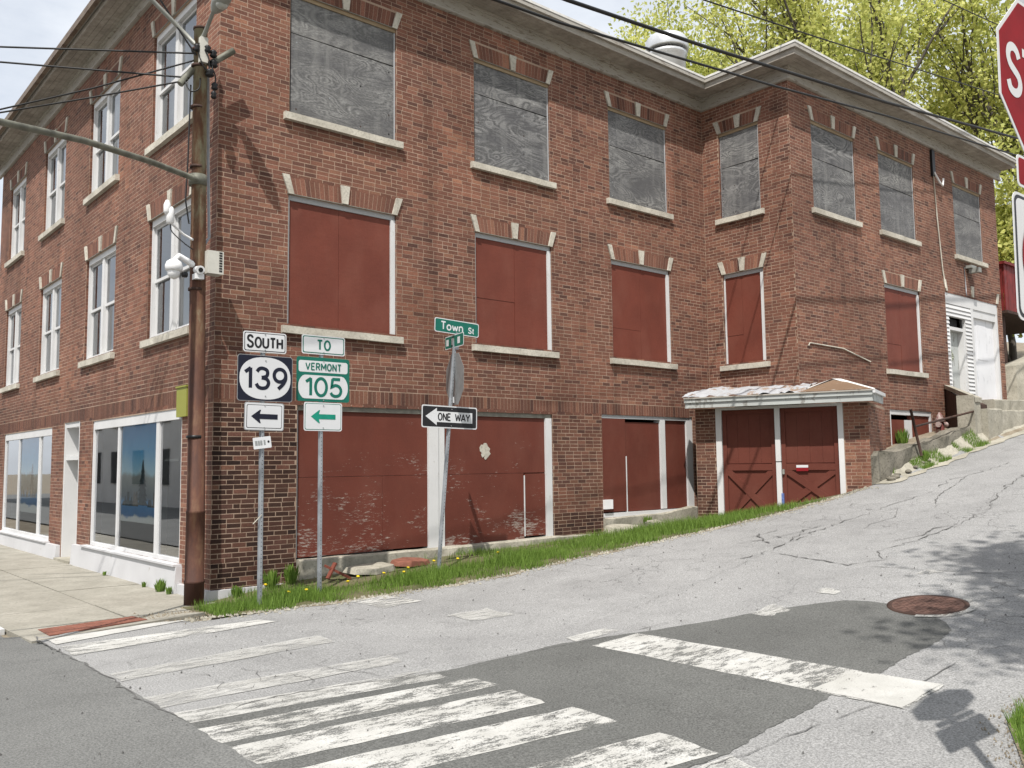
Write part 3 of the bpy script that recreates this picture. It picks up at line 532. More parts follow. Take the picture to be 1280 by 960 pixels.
VAR = []                                         # shared brick meshes with slightly different shape and colour
def brick_mesh(i, c):
    mb = MB(); l, h = BL-JT, COURSE-JT; t = rng.uniform(-.0025, .0025, 8)
    q = [(-l/2+t[0], -h/2+t[1]), (l/2+t[2], -h/2+t[3]), (l/2+t[4], h/2+t[5]), (-l/2+t[6], h/2+t[7])]; b = .003
    q2 = [(x-math.copysign(b, x), z-math.copysign(b, z)) for x, z in q]
    vs = [(x, 0, z) for x, z in q]+[(x, -.0003, z) for x, z in q]+[(x, -.0012, z) for x, z in q2]
    fs = [(8, 9, 10, 11)]+[(i, (i+1) % 4, 4+(i+1) % 4, 4+i) for i in range(4)]+[(4+i, 4+(i+1) % 4, 8+(i+1) % 4, 8+i) for i in range(4)]
    mb.add(vs, fs, M['brick']); me = mb.mesh('brick'); at = me.attributes.new('tint', 'FLOAT_COLOR', 'CORNER'); at.data.foreach_set('color', np.tile((*c, 1.0), len(me.loops)).astype('f')); return me
for i in range(28): VAR.append((PAL[i % 7]*(.24, .42, .78, 1.0)[i//7]*rng.uniform(0.9, 1.1), None))
VAR = [(c, brick_mesh(i, c)) for i, (c, _) in enumerate(VAR)]
def brick_stuff(name, L, parent):
    n = len(L); V = np.zeros((n, 8, 3)); C = np.zeros((n, 3)); FL = np.zeros(n, bool)
    for i, (fr, q, d, c, _) in enumerate(L):
        for k, (u, z) in enumerate(q):
            base = fr.o+fr.du*u; V[i, k] = (base[0], base[1], z); V[i, 4+k] = V[i, k]+fr.dn*d
        C[i] = c; FL[i] = fr.flip
    fs = np.array([(4, 5, 6, 7), (0, 1, 5, 4), (1, 2, 6, 5), (2, 3, 7, 6), (3, 0, 4, 7)]); faces = np.broadcast_to(fs, (n, 5, 4)).copy(); faces[FL] = faces[FL][:, :, ::-1]
    faces = faces+(np.arange(n)*8)[:, None, None]; me = bpy.data.meshes.new(name); me.vertices.add(n*8); me.vertices.foreach_set('co', V.ravel())
    me.loops.add(n*20); me.loops.foreach_set('vertex_index', faces.ravel().astype('i')); me.polygons.add(n*5); me.polygons.foreach_set('loop_start', np.arange(0, n*20, 4, dtype='i')); me.polygons.foreach_set('loop_total', np.full(n*5, 4, 'i'))
    me.materials.append(M['brick']); me.polygons.foreach_set('use_smooth', np.zeros(n*5, bool)); me.update(calc_edges=True); at = me.attributes.new('tint', 'FLOAT_COLOR', 'CORNER')
    at.data.foreach_set('color', np.repeat(np.concatenate([C, np.ones((n, 1))], 1), 20, axis=0).astype('f').ravel()); me.validate()
    return tag(link(name, me, parent), kind='stuff')
def px_size(b):
    fr, q, d, c, full = b
    if not full: return 0
    u = (q[0][0]+q[1][0])/2; z = (q[0][1]+q[2][1])/2; P = np.array(fr.p(u, z)); v = P-CAM_P; dep = v@cf
    X, Y = (v@cr)/dep*1114.8+640, 480-(v@cu)/dep*1114.8
    if not (8 < X < 1272 and 8 < Y < 950): return 0
    n = np.linalg.norm(v); return max(0, -(v@fr.dn)/n)/dep**2
order = sorted(range(len(bricks)), key=lambda i: -px_size(bricks[i])); single = set(order[:300])
for i in single:
    fr, q, d, c, _ = bricks[i]; k = int(np.argmin([np.abs(v[0]-c).sum() for v in VAR])); o = link('brick', VAR[k][1], WALL)
    u = sum(p[0] for p in q)/4; z = sum(p[1] for p in q)/4; o.location = fr.p(u, z); o.rotation_euler = (0, 0, 0) if fr is FA else (0, 0, -math.pi/2)
brick_stuff('brickwork', [b for i, b in enumerate(bricks) if i not in single], WALL)

# back, inner slab and roof
mb = MB(); mb.box(0.25, 20.3, 13.7, 13.95, -0.4, 9.5, M['mortar']); mb.box(20.35, 20.59, -WD+.01, 13.69, 0.4, 9.5, M['mortar']); mb.build('rear_wall', None, BLD)
mb = MB(); mb.box(0.3, INN+.3, 0.3, 13.6, 2.95, 3.15, M['room']); mb.box(0.3, 20.3, 0.9, 13.6, 6.05, 6.2, M['room']); mb.box(0.3, 9.0, 0.3, 13.6, -0.3, -0.02, M['roomfloor']); mb.build('floor_slab', None, BLD)
mb = MB(); mb.add([(-.42, -.42, 9.585), (INN-.42, -.42, 9.585), (INN-.42, -WD-.42, 9.585), (20.9, -WD-.42, 9.585), (20.9, 14.3, 9.62), (-.48, 14.3, 9.62)], [(0, 1, 2, 3, 4, 5)], M['lintel']); mb.build('roof', None, BLD)

# cornice: frieze board, soffit planks, fascia and white drip edge round the eaves
path = [(0, 14.25), (0, 0), (INN, 0), (INN, -WD), (20.9, -WD)]
nrm = [(-1, 0), (0, -1), (-1, 0), (0, -1)]
def off_path(d):
    return [(-d, 14.25), (-d, -d), (INN-d, -d), (INN-d, -WD-d), (20.9, -WD-d)]
def band(d0, d1, z0, z1, mat, name, parent, z0b=None):
    a, b = off_path(d0), off_path(d1); zb = z0 if z0b is None else z0b
    obs = []
    for i in range(4):
        mb = MB(); q = [a[i], a[i+1], b[i+1], b[i]]
        zz = [z0, z0, zb, zb]; mb.hexa([(x, y, z) for (x, y), z in zip(q, zz)], [(x, y, z1+(z-z0)) for (x, y), z in zip(q, zz)], mat); obs.append(recalc(mb.build(name, None, parent)))
    return obs
COR = link('cornice', None, BLD); COR.empty_display_size = 0.2
band(0.0, 0.045, 9.14, 9.40, M['cornice'], 'frieze', COR); band(0.045, 0.085, 9.355, 9.40, M['cornice'], 'crown_moulding', COR); band(0.045, 0.062, 9.15, 9.185, M['cornice'], 'frieze_bead', COR)
for k in range(4):
    d0 = 0.048+k*0.095; band(d0, d0+0.090, 9.402+rnd.uniform(0, .004), 9.43, M['soffit'], 'soffit_plank', COR)
band(0.432, 0.462, 9.385, 9.585, M['soffit'], 'fascia', COR); fb = band(0.464, 0.51, 9.50, 9.575, M['cornice'], 'gutter_board', COR)
band(0.43, 0.52, 9.578, 9.622, M['drip'], 'drip_edge', COR)
mbg = MB(); a, b = off_path(0.512), off_path(0.59); mbg.hexa([(*a[0], 9.45), (*a[1], 9.45), (*b[1], 9.45), (*b[0], 9.45)], [(*a[0], 9.57), (*a[1], 9.57), (*b[1], 9.57), (*b[0], 9.57)], M['rust_trim']); recalc(mbg.build('gutter', None, COR))

# keystones, sills and lintel strips
def keystones(fr, a, b, z, par):
    h = 0.275
    for pts in (((a-.005, z), (a+.085, z), (a+.005, z+h), (a-.105, z+h)), (((a+b)/2-.048, z+.01), ((a+b)/2+.048, z+.01), ((a+b)/2+.078, z+h+.01), ((a+b)/2-.078, z+h+.01)), ((b-.085, z), (b+.005, z), (b+.105, z+h), (b-.005, z+h))):
        recalc(MB().fquadbox(fr, pts, -0.02, 0.026+rnd.uniform(0, .004), M['lime']).build('keystone', None, par))
def sill(fr, a, b, z, par, over=0.09, h=0.115, pr=0.075):
    mb = MB(); e = [rnd.uniform(-.008, .008) for _ in range(4)]; n = 7; rows = []
    for i in range(n):
        u = a-over+(b-a+2*over)*i/(n-1); w = rnd.uniform(-.004, .004); rows.append([fr.p(u, z-h+e[i % 4]*0.5, -0.15), fr.p(u, z-h+w, pr), fr.p(u, z-.012+w, pr), fr.p(u, z+.004, -.15)])
    vs = [p for r in rows for p in r]; fs = [(4*i+j, 4*(i+1)+j, 4*(i+1)+(j+1) % 4, 4*i+(j+1) % 4) for i in range(n-1) for j in range(4)]+[(0, 1, 2, 3), (4*n-1, 4*n-2, 4*n-3, 4*n-4)]
    mb.add(vs, fs, M['lime']); recalc(mb.build('sill', None, par))

# boarded windows
def board_window(fr, a, b, z0, z1, style):
    w = MB(); fm = {'red': 'white', 'grey': 'tanwood'}[style]
    if style == 'red':
        w.fbox(fr, a, b, z1-.075, z1, -.16, -.035, M['greyframe']); w.fbox(fr, a, a+.035, z0, z1-.077, -.16, -.030, M['white']); w.fbox(fr, b-.085, b, z0, z1-.077, -.16, -.018, M['white'])
    else:
        w.fbox(fr, a, b, z1-.055, z1, -.16, -.012, M['tanwood']); w.fbox(fr, a, a+.03, z0, z1-.057, -.16, -.05, M['greyframe']); w.fbox(fr, b-.03, b, z0, z1-.057, -.16, -.022, M['greyframe'])
    o = w.build('boarded_window', None, BLD); m = (a+b)/2+rnd.uniform(-.1, .1); i0, i1 = a+.036, b-.086
    if style == 'red':
        s = [(i0, m-.002, z0+.01, z1-.078), (m+.002, i1, z0+.01, z1-.078)]
        if rnd.random() < .75: zc_ = z0+(z1-z0)*rnd.uniform(.3, .45); s[0:1] = [(i0, m-.002, z0+.01, zc_-.002), (i0, m-.002, zc_+.002, z1-.078)]
        for k, (p, q, r, t) in enumerate(s): MB().fbox(fr, p, q, r, t, -.12, -.052+.003*k+rnd.uniform(-.002, .002), M['red']).build('board', None, o)
    else:
        zs = z1-.057-rnd.choice([.30, .26, .55, .7]); i0, i1 = a+.031, b-.031
        MB().fbox(fr, i0, i1, zs+.012, z1-.057, -.10, -.030, M['ply']).build('plywood_sheet', None, o)
        recalc(MB().fquadbox(fr, ((i0, z0+.005), (i1, z0+.012), (i1, zs-.012), (i0, zs-.002)), -.10, -.026, M['ply']).build('plywood_sheet', None, o))
        if rnd.random() < .6: MB().fbox(fr, i0+.002, i1-.002, (z0+zs)/2+rnd.uniform(-.1, .15), (z0+zs)/2+.012+rnd.uniform(-.09, .15), -.028, -.0255, M['dark']) if False else None
        sw = MB()
        for k in range(12): u, z = i0+(i1-i0)*rnd.choice((.05, .36, .66, .95)), z0+(zs-z0)*rnd.choice((.08, .33, .6, .9)); sw.fbox(fr, u-.009, u+.009, z-.011, z+.011, -.03, -.0235, M['salu' if k % 3 else 'rustdark'])
        tag(sw.build('screw_head', None, o), kind='stuff')
    mb = MB(); mb.fbox(fr, a-.02, b+.02, z1+.001, z1+.012, -.05, .014, M['lintel']); mb.build('lintel', None, o)
    sill(fr, a, b, z0, o); keystones(fr, a, b, z1+.004, o); return o
for a, b in winA: board_window(FA, a, b, *Z2, 'red'); board_window(FA, a, b, *Z3, 'grey')
board_window(FC, *winC[0], *Z2, 'red'); board_window(FC, *winC[0], *Z3, 'grey')
for a, b in winD3: board_window(FD, a, b, *Z3, 'grey')
board_window(FD, *winD2[0], *Z2, 'red')

# sash windows of the left front
def sash_window(fr, a, b, z0, z1):
    w = MB(); D0, D1 = -.17, -.045; c = (a+b)/2
    w.fbox(fr, a, a+.06, z0, z1, D0, D1, M['white']); w.fbox(fr, b-.06, b, z0, z1, D0, D1, M['white']); w.fbox(fr, a+.061, b-.061, z1-.10, z1, D0, D1+.012, M['white']); w.fbox(fr, a+.061, b-.061, z0, z0+.05, D0, D1+.02, M['white']); w.fbox(fr, c-.06, c+.06, z0+.051, z1-.101, D0, D1-.004, M['white'])
    o = w.build('sash_window', None, BLD); mz = (z0+z1)/2-.02
    for p, q in ((a+.062, c-.062), (c+.062, b-.062)):
        for (lo, hi, dep) in ((z0+.052, mz+.02, -.115), (mz-.02, z1-.102, -.085)):
            s = MB(); t = .036; s.fbox(fr, p, p+t, lo, hi, dep-.03, dep, M['white']); s.fbox(fr, q-t, q, lo, hi, dep-.03, dep, M['white']); s.fbox(fr, p+t, q-t, hi-t, hi, dep-.03, dep-.001, M['white']); s.fbox(fr, p+t, q-t, lo, lo+t*1.3, dep-.03, dep-.001, M['white']); s.build('sash', None, o)
            gl = MB(); gl.add([fr.p(*k_) for k_ in ((p+t+.001, lo+t*1.3+.001, dep-.015), (q-t-.001, lo+t*1.3+.001, dep-.015), (q-t-.001, hi-t-.001, dep-.015), (p+t+.001, hi-t-.001, dep-.015))], [(3, 2, 1, 0) if fr.flip else (0, 1, 2, 3)], M['glass']); gl.build('pane', None, o)
    k = MB(); n = 24; vs = []
    for i in range(n+1):
        u = a+.08+(b-a-.16)*i/n; d = -.27+.02*math.sin(i*1.9)
        vs += [fr.p(u, z0+.05, d), fr.p(u, z1-.1, d)]
    k.add(vs, [(2*i, 2*i+2, 2*i+3, 2*i+1) for i in range(n)], M['curtain'], True)
    if rnd.random() < 0.8: k.build('curtain', None, o)
    MB().fbox(fr, a-.3, b+.3, z0-.3, z1+.3, -1.6, -1.55, M['room']).build('room_wall', None, o)
    mb = MB(); mb.fbox(fr, a-.02, b+.02, z1+.001, z1+.012, -.05, .014, M['lintel']); mb.build('lintel', None, o); sill(fr, a, b, z0, o); keystones(fr, a, b, z1+.004, o)
for a, b in winB: sash_window(FB, a, b, *Z2); sash_window(FB, a, b, *Z3)

# shop fronts on the left
def shop(a, b, z0, z1, mull, poster):
    w = MB(); D0, D1 = -.075, -.02
    w.fbox(FB, a, a+.07, z0, z1, D0, D1, M['white']); w.fbox(FB, b-.09, b, z0, z1, D0, D1, M['white']); w.fbox(FB, a+.071, b-.091, z1-.15, z1, D0, D1+.008, M['white']); w.fbox(FB, a+.071, b-.091, z0, z0+.08, D0, D1+.012, M['white'])
    for m, t in mull: w.fbox(FB, m-t, m+t, z0+.081, z1-.151, D0, D1-.003, M['white'])
    o = w.build('shop_window', None, BLD); e = [a+.071]+[v for m, t in mull for v in (m-t, m+t)]+[b-.091]
    for i in range(0, len(e), 2): gl = MB(); gl.add([FB.p(*k_) for k_ in ((e[i]+.001, z0+.082, -.05), (e[i+1]-.001, z0+.082, -.05), (e[i+1]-.001, z1-.152, -.05), (e[i]+.001, z1-.152, -.05))], [(3, 2, 1, 0)], M['posterglass' if poster and i == 2 else 'shopglass']); gl.build('pane', None, o)
    MB().fbox(FB, a-.5, b+.4, 0.0, 2.9, -3.2, -3.1, M['room']).build('back_wall', None, o)
    MB().fbox(FB, a-.45, a-.35, 0, 2.9, -3.1, -.25, M['room']).build('side_wall', None, o); MB().fbox(FB, b+.2, b+.3, 0, 2.9, -3.1, -.25, M['room']).build('side_wall', None, o)
    if poster:
        p, q = poster; MB().fbox(FB, p, q, z0+.50, z1-.152, -.085, -.070, M['poster']).build('poster', None, o)
        mb = MB(); c = (p+q)/2-.18
        for k in range(9): t = k/9; w1 = .26*(1-t)+.03; mb.fquadbox(FB, ((c-w1*rnd.uniform(.8, 1.1), 1.05+t*.66), (c+w1*rnd.uniform(.8, 1.1), 1.05+t*.66), (c+w1*.22, 1.17+t*.66), (c-w1*.22, 1.17+t*.66)), -.0695, -.0685+.0003*k, M['treeink'])
        for k in range(14): u_ = rnd.uniform(p+.1, q-.1); h_ = rnd.uniform(.06, .24); mb.fquadbox(FB, ((u_-.09, 1.03), (u_+.09, 1.03), (u_+rnd.uniform(0, .05), 1.03+h_), (u_-rnd.uniform(0, .05), 1.03+h_)), -.0695, -.0689+.0002*k, M['treeink' if k % 2 else 'darkstone'])
        recalc(mb.build('printed_tree', None, o))
    return o
shop(1.10, 5.44, 0.28, 2.47, [(2.14, .07), (4.0, .045)], (2.22, 3.945)); shop(8.20, 12.62, 0.20, 2.47, [(9.28, .06), (11.15, .04)], (9.35, 11.10))
for (p, q, z0, z1) in ((1.6, 2.05, 0, 1.5), (4.4, 5.0, 0, 1.75), (9.8, 10.6, 0.9, 1.5)):
    fc = MB(); fc.box(1.2, 1.7, p, q, z0, z1, M['dark']); fc.box(1.15, 1.75, p-.05, q+.05, z1, z1+.04, M['room']); fc.build('shop_counter', None, BLD)
# recessed entrance
mb = MB(); mb.fbox(FB, 6.22, 6.30, -.12, 2.52, -.5, -.01, M['white']); mb.fbox(FB, 7.22, 7.30, -.12, 2.52, -.5, -.01, M['white']); mb.fbox(FB, 6.301, 7.219, 1.80, 1.88, -.5, -.03, M['white']); mb.fbox(FB, 6.301, 7.219, 2.42, 2.52, -.5, -.02, M['white']); dr = mb.build('entrance', None, BLD)
MB().fbox(FB, 6.301, 7.219, -.08, 1.795, -.5, -.45, M['white']).build('door_leaf', None, dr); MB().fbox(FB, 6.301, 7.219, 1.885, 2.415, -.5, -.45, M['white']).build('transom_panel', None, dr)
MB().fbox(FB, 6.25, 7.28, -.13, -.04, -.45, .12, M['concrete']).build('doorstep', None, dr)
# white plinth under the shop windows and at the corner
mb = MB(); mb.hexa([FB.p(0.98, -.4, 0), FB.p(6.20, -.4, 0), FB.p(6.20, -.4, .13), FB.p(0.98, -.4, .13)], [FB.p(0.98, .27, 0), FB.p(6.20, .27, 0), FB.p(6.20, .27, .085), FB.p(0.98, .27, .085)], M['white_wall'])
mb.hexa([FB.p(7.32, -.4, 0), FB.p(13.9, -.4, 0), FB.p(13.9, -.4, .12), FB.p(7.32, -.4, .12)], [FB.p(7.32, .18, 0), FB.p(13.9, .18, 0), FB.p(13.9, .18, .07), FB.p(7.32, .18, .07)], M['white_wall'])
mb.fbox(FB, -.052, .975, -.4, .04, 0, .07, M['white_wall']); mb.fbox(FA, -.068, 1.22, -.4, .035, 0, .06, M['white_wall'])
recalc(mb.build('plinth', None, BLD))
MB().fbox(FB, 1.0, 5.55, .272, .30, -.05, .12, M['white_wall']).build('shop_sill', None, BLD); MB().fbox(FB, 8.1, 12.7, .182, .21, -.05, .10, M['white_wall']).build('shop_sill', None, BLD)

# boarded shop openings on the side street
w = MB(); w.fbox(FA, 1.21, 6.12, 2.42, 2.50, -.18, -.025, M['lintel']); w.fbox(FA, 1.21, 1.235, .36, 2.419, -.18, -.02, M['greyframe']); w.fbox(FA, 3.47, 3.66, .30, 2.419, -.18, -.012, M['white']); w.fbox(FA, 3.665, 3.79, .31, 2.419, -.18, -.03, M['white']); w.fbox(FA, 5.97, 6.12, .36, 2.419, -.18, -.015, M['white'])
bf = w.build('boarded_shopfront', None, BLD)
for (a, b, p, q, d) in ((1.236, 3.469, 1.475, 2.419, -.05), (1.236, 2.64, .36, 1.470, -.045), (2.645, 3.469, .37, 1.470, -.048), (3.791, 5.969, 1.475, 2.419, -.052), (3.791, 5.47, .32, 1.47, -.047), (5.50, 5.969, .40, 1.46, -.05)):
    MB().fbox(FA, a, b, p, q, -.14, d, M['peel']).build('board', None, bf)
MB().fbox(FA, 5.475, 5.495, .40, 1.43, -.14, -.04, M['white']).build('batten', None, bf)
mb = MB()
for k in range(11):
    u, z = 4.62+rnd.gauss(0, .032), 1.89+rnd.gauss(0, .05)-(.16 if k > 8 else 0); n = 9; kk = .55 if k > 8 else 1; pts = [(u+kk*rnd.uniform(.035, .085)*math.cos(2*math.pi*i/n), z+kk*rnd.uniform(.045, .095)*math.sin(2*math.pi*i/n)) for i in range(n)]
    vs = [FA.p(*p, -.0505+.0006*k) for p in pts]; mb.add(vs, [list(range(n))], M['lime'])
recalc(mb.build('torn_paper', None, bf))
w = MB(); w.fbox(FA, 7.37, 10.05, 2.46, 2.54, -.18, -.02, M['greyframe']); w.fbox(FA, 9.05, 9.19, .72, 2.459, -.18, -.012, M['white']); w.fbox(FA, 9.86, 10.05, .70, 2.459, -.18, -.01, M['white']); w.fbox(FA, 8.03, 8.055, .70, 1.75, -.12, -.018, M['white']); w.fbox(FA, 7.37, 9.86, .62, .70, -.18, .0, M['white'])
b2 = w.build('boarded_shopfront', None, BLD)
for (a, b, p, q, d) in ((7.372, 8.028, .72, 2.458, -.022), (8.058, 9.048, .71, 2.40, -.055), (9.192, 9.858, .71, 2.458, -.05)): MB().fbox(FA, a, b, p, q, -.14, d, M['deepred']).build('board', None, b2)
MB().fbox(FA, 7.36, 7.58, .78, .95, -.02, .05, M['plastic']).build('junction_box', None, b2)
# concrete kerbs under the openings
def rough_block(name, fr, pts, d0, d1, mat, parent, jit=.012):
    """pts: (u, zbottom, ztop) stations"""
    mb = MB(); rows = []
    fine = []
    for (a, b) in zip(pts, pts[1:]):
        n = max(2, int((b[0]-a[0])/.22)); fine += [tuple(a[k]+(b[k]-a[k])*i/n for k in range(3)) for i in range(n)]
    fine.append(pts[-1])
    for u, zb, zt_ in fine:
        j = lambda: rnd.uniform(-jit, jit); rows.append([fr.p(u, zb, d0), fr.p(u, zb, d1+j()), fr.p(u, (zb+zt_)/2, d1+j()), fr.p(u, zt_-.02+j()*.5, d1-.004+j()), fr.p(u, zt_+j()*.6, d1-.03), fr.p(u, zt_+j()*.6, d0)])
    m = 6; vs = [p for r in rows for p in r]; n = len(rows); fs = [(m*i+j, m*(i+1)+j, m*(i+1)+(j+1) % m, m*i+(j+1) % m) for i in range(n-1) for j in range(m)]+[tuple(range(m)), tuple(range(m*n-1, m*n-m-1, -1))]
    mb.add(vs, fs, mat); return recalc(mb.build(name, None, parent))
rough_block('concrete_curb', FA, [(1.22, -.2, .34), (3.5, .0, .34), (6.12, .1, .37), (7.36, .1, .34)], -.1, .10, M['concrete'], BLD)
rough_block('concrete_curb', FA, [(7.36, .1, .62), (9.0, .1, .64), (9.9, .1, .74), (10.72, .1, .68)], -.1, .07, M['concrete'], BLD)

# wing: basement window, entry, wall lamp, service drop
w = MB(); w.fbox(FD, 14.17, 16.18, 2.61, 2.74, -.16, -.02, M['white']); w.fbox(FD, 14.17, 14.25, 1.55, 2.609, -.16, -.02, M['white']); w.fbox(FD, 16.10, 16.18, 1.55, 2.609, -.16, -.02, M['white']); w.fbox(FD, 14.93, 15.20, 1.55, 2.50, -.1, -.02, M['white']); bw = w.build('basement_window', None, BLD)
MB().fbox(FD, 14.251, 14.9, 1.55, 2.50, -.13, -.05, M['red']).build('board', None, bw); MB().fbox(FD, 15.21, 16.099, 1.55, 2.608, -.13, -.05, M['red']).build('board', None, bw)
mb = MB(); mb.fbox(FD, 17.22, 20.32, 5.40, 5.68, -.3, -.01, M['white']); mb.fbox(FD, 18.66, 18.80, 3.12, 5.399, -.3, -.012, M['white']); mb.fbox(FD, 20.20, 20.32, 3.12, 5.399, -.3, -.012, M['white']); mb.fbox(FD, 18.801, 20.199, 5.20, 5.399, -.3, -.03, M['white']); en = mb.build('entry', None, BLD)
for k in range(23):
    z = 3.14+k*.098; 
    for a, b in ((17.225, 17.40), (18.32, 18.655)): recalc(MB().hexa([FD.p(a, z, -.1), FD.p(b, z, -.1), FD.p(b, z, .0), FD.p(a, z, .0)], [FD.p(a, z+.095, -.1), FD.p(b, z+.095, -.1), FD.p(b, z+.095, -.028), FD.p(a, z+.095, -.028)], M['white']).build('siding_slat', None, en))
for k in range(3):
    z = 5.10+k*.098; recalc(MB().hexa([FD.p(17.41, z, -.1), FD.p(18.31, z, -.1), FD.p(18.31, z, .0), FD.p(17.41, z, .0)], [FD.p(17.41, z+.095, -.1), FD.p(18.31, z+.095, -.1), FD.p(18.31, z+.095, -.028), FD.p(17.41, z+.095, -.028)], M['white']).build('siding_slat', None, en))
mb = MB(); mb.fbox(FD, 17.41, 17.48, 3.14, 4.85, -.25, -.04, M['white']); mb.fbox(FD, 18.24, 18.31, 3.14, 4.85, -.25, -.04, M['white']); mb.fbox(FD, 17.481, 18.239, 4.77, 4.85, -.25, -.045, M['white']); mb.build('door_frame', None, en)
MB().fbox(FD, 17.485, 18.235, 3.14, 4.765, -.24, -.19, M['stainwhite']).build('door_leaf', None, en); MB().fbox(FD, 17.41, 18.31, 4.852, 5.098, -.3, -.22, M['dark']).build('gap_shade', None, en)  # dark sheet over the door: shade of the gap put into colour
mb = MB()
for k in range(16): a = 2*math.pi*k/16; mb.blob(FD.p(17.58+.15*math.cos(a), 4.15+.15*math.sin(a), -.15), .055, M['wreath'], 1, .3)
mb.build('wreath', None, en)
MB().fbox(FD, 18.802, 20.198, 3.12, 5.199, -.25, -.10, M['whitedoor']).build('white_board', None, en); 
mb = MB(); mb.fbox(FD, 19.15, 19.75, 4.15, 5.12, -.11, -.092, M['whitedoor']); mb.build('patch_board', None, en)
keystones(FD, 17.25, 20.32, 5.69, en)
wl = MB().fbox(FD, 18.45, 18.75, 6.40, 6.47, .0, .16, M['lampgrey']).build('wall_lamp', None, BLD); MB().fbox(FD, 18.52, 18.68, 6.28, 6.40, .06, .30, M['lampgrey']).build('lamp_head', None, wl); MB().tube([FD.p(18.35, 6.42, .02), FD.p(18.4, 5.7, .02)], .012, 6, M['conduit']).build('conduit', None, wl)
sd = MB().fbox(FD, 16.80, 16.95, 8.45, 9.10, .0, .06, M['black']).build('service_bracket', None, BLD)
MB().tube([FD.p(16.88, 8.55, .05), FD.p(17.0, 8.3, .12), FD.p(17.15, 8.25, .12), FD.p(17.25, 8.45, .10)], .025, 6, M['plastic']).build('cable_loop', None, sd); MB().tube([FD.p(16.88, 8.5, .03), FD.p(16.95, 7.5, .03), FD.p(17.1, 6.2, .03), FD.p(17.22, 5.75, .03)], .016, 6, M['lime']).build('conduit', None, sd)
MB().tube([FD.p(11.0, 3.86, .02), FD.p(11.05, 3.92, .02), FD.p(12.3, 3.9, .02), FD.p(13.4, 3.7, .02)], .014, 6, M['lime']).build('conduit', None, BLD)
# roof ventilator
rv = MB().lathe((11.42, 1.5, 9.5), [(.43, 0), (.43, 1.62), (.47, 1.66), (.47, 1.72)], 28, M['vent']).build('roof_vent', None, BLD)
MB().lathe((11.42, 1.5, 11.23), [(.40, 0), (.40, .05)], 28, M['black']).build('vent_gap', None, rv)
MB().lathe((11.42, 1.5, 11.285), [(.50, 0), (.51, .03), (.50, .24), (.42, .34), (.22, .39)], 28, M['vent']).build('vent_cap', None, rv)

# ------------------------------------------------------------------ garage annex in the angle of the wing
GA = thing('garage_annex', 'brick garage annex with red cross-braced double doors and a low tin canopy', 'garage', ((1-.935)*CAM_P[0], (1-.935)*CAM_P[1], (1-.935)*CAM_P[2])); GA.scale = (.935,)*3
bricks = []
gops = [(0.0, 2.53, 0, 2.745)]
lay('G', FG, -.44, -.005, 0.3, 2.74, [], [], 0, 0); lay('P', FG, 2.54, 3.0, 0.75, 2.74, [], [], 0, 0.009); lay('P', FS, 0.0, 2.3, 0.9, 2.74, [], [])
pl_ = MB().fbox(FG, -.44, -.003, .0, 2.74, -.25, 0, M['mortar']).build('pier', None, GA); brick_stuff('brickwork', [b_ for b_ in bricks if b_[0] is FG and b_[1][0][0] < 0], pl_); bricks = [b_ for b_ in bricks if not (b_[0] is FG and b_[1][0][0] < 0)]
pm = MB(); pm.fbox(FG, 2.53, 3.0, .6, 2.74, -.30, 0, M['mortar']); pm.fbox(FS, .005, 2.3, .7, 2.74, -.2, 0, M['mortar']); pier = pm.build('pier', None, GA); brick_stuff('brickwork', bricks, pier)
mb = MB(); mb.fbox(FG, 0.0, 0.12, .3, 2.745, -.15, .02, M['white']); mb.fbox(FG, 2.43, 2.53, .8, 2.745, -.15, .02, M['white']); mb.fbox(FG, .121, 2.429, 2.69, 2.745, -.15, .015, M['white']); mb.build('door_frame', None, GA)
mb = MB(); mb.fbox(FG, 1.215, 1.315, 1.62, 2.689, -.06, .025, M['white']); mb.fbox(FG, 1.215, 1.315, .62, 1.60, -.06, .02, M['white']); mp_ = mb.build('centre_post', None, GA); MB().fbox(FG, 1.30, 1.345, .55, .98, -.05, .028, M['bluemark']).build('blue_scuff', None, mp_)
for (a, b, zb) in ((.125, 1.21, .33), (1.32, 2.425, .62)):
    lf = MB().fbox(FG, a, b, zb, 2.685, -.12, -.07, M['deepred']).build('door_leaf', None, GA)
    n = 4
    for k in range(n): MB().fbox(FG, a+.07+(b-a-.14)*k/n+.002, a+.07+(b-a-.14)*(k+1)/n-.002, 1.585, 2.60, -.069, -.062+.002*(k % 2), M['deepred']).build('plank', None, lf)
    for r0, r1 in ((a, a+.085), (b-.085, b)): MB().fbox(FG, r0, r1, zb, 2.684, -.069, -.03, M['deepred']).build('stile', None, lf)
    for r0, r1 in ((1.44, 1.56), (2.60, 2.684), (zb, zb+.14)): MB().fbox(FG, a+.086, b-.086, r0, r1, -.069, -.034, M['deepred']).build('rail', None, lf)
    z0, z1, u0, u1 = max(zb+.14, .5), 1.435, a+.088, b-.088; t = .062
    for (p, q, d) in (((u0, z1), (u1, z0), -.036), ((u0, z0), (u1, z1), -.042)):
        L = math.hypot(q[0]-p[0], q[1]-p[1]); nx, nz_ = -(q[1]-p[1])/L*t, (q[0]-p[0])/L*t
        recalc(MB().fquadbox(FG, ((p[0]-nx, p[1]-nz_), (q[0]-nx, q[1]-nz_), (q[0]+nx, q[1]+nz_), (p[0]+nx, p[1]+nz_)), -.068, d, M['deepred']).build('brace', None, lf))
MB().fbox(FG, 1.33, 1.37, 1.36, 1.46, -.03, .01, M['lampgrey']).build('padlock', None, GA)
mb = MB(); mb.fbox(FG, 1.60, 1.83, 1.42, 1.54, -.031, -.025, M['sred']); mb.fbox(FG, 1.60, 1.83, 1.49, 1.54, -.0249, -.0235, M['swhite']); mb.build('notice_plate', None, GA)
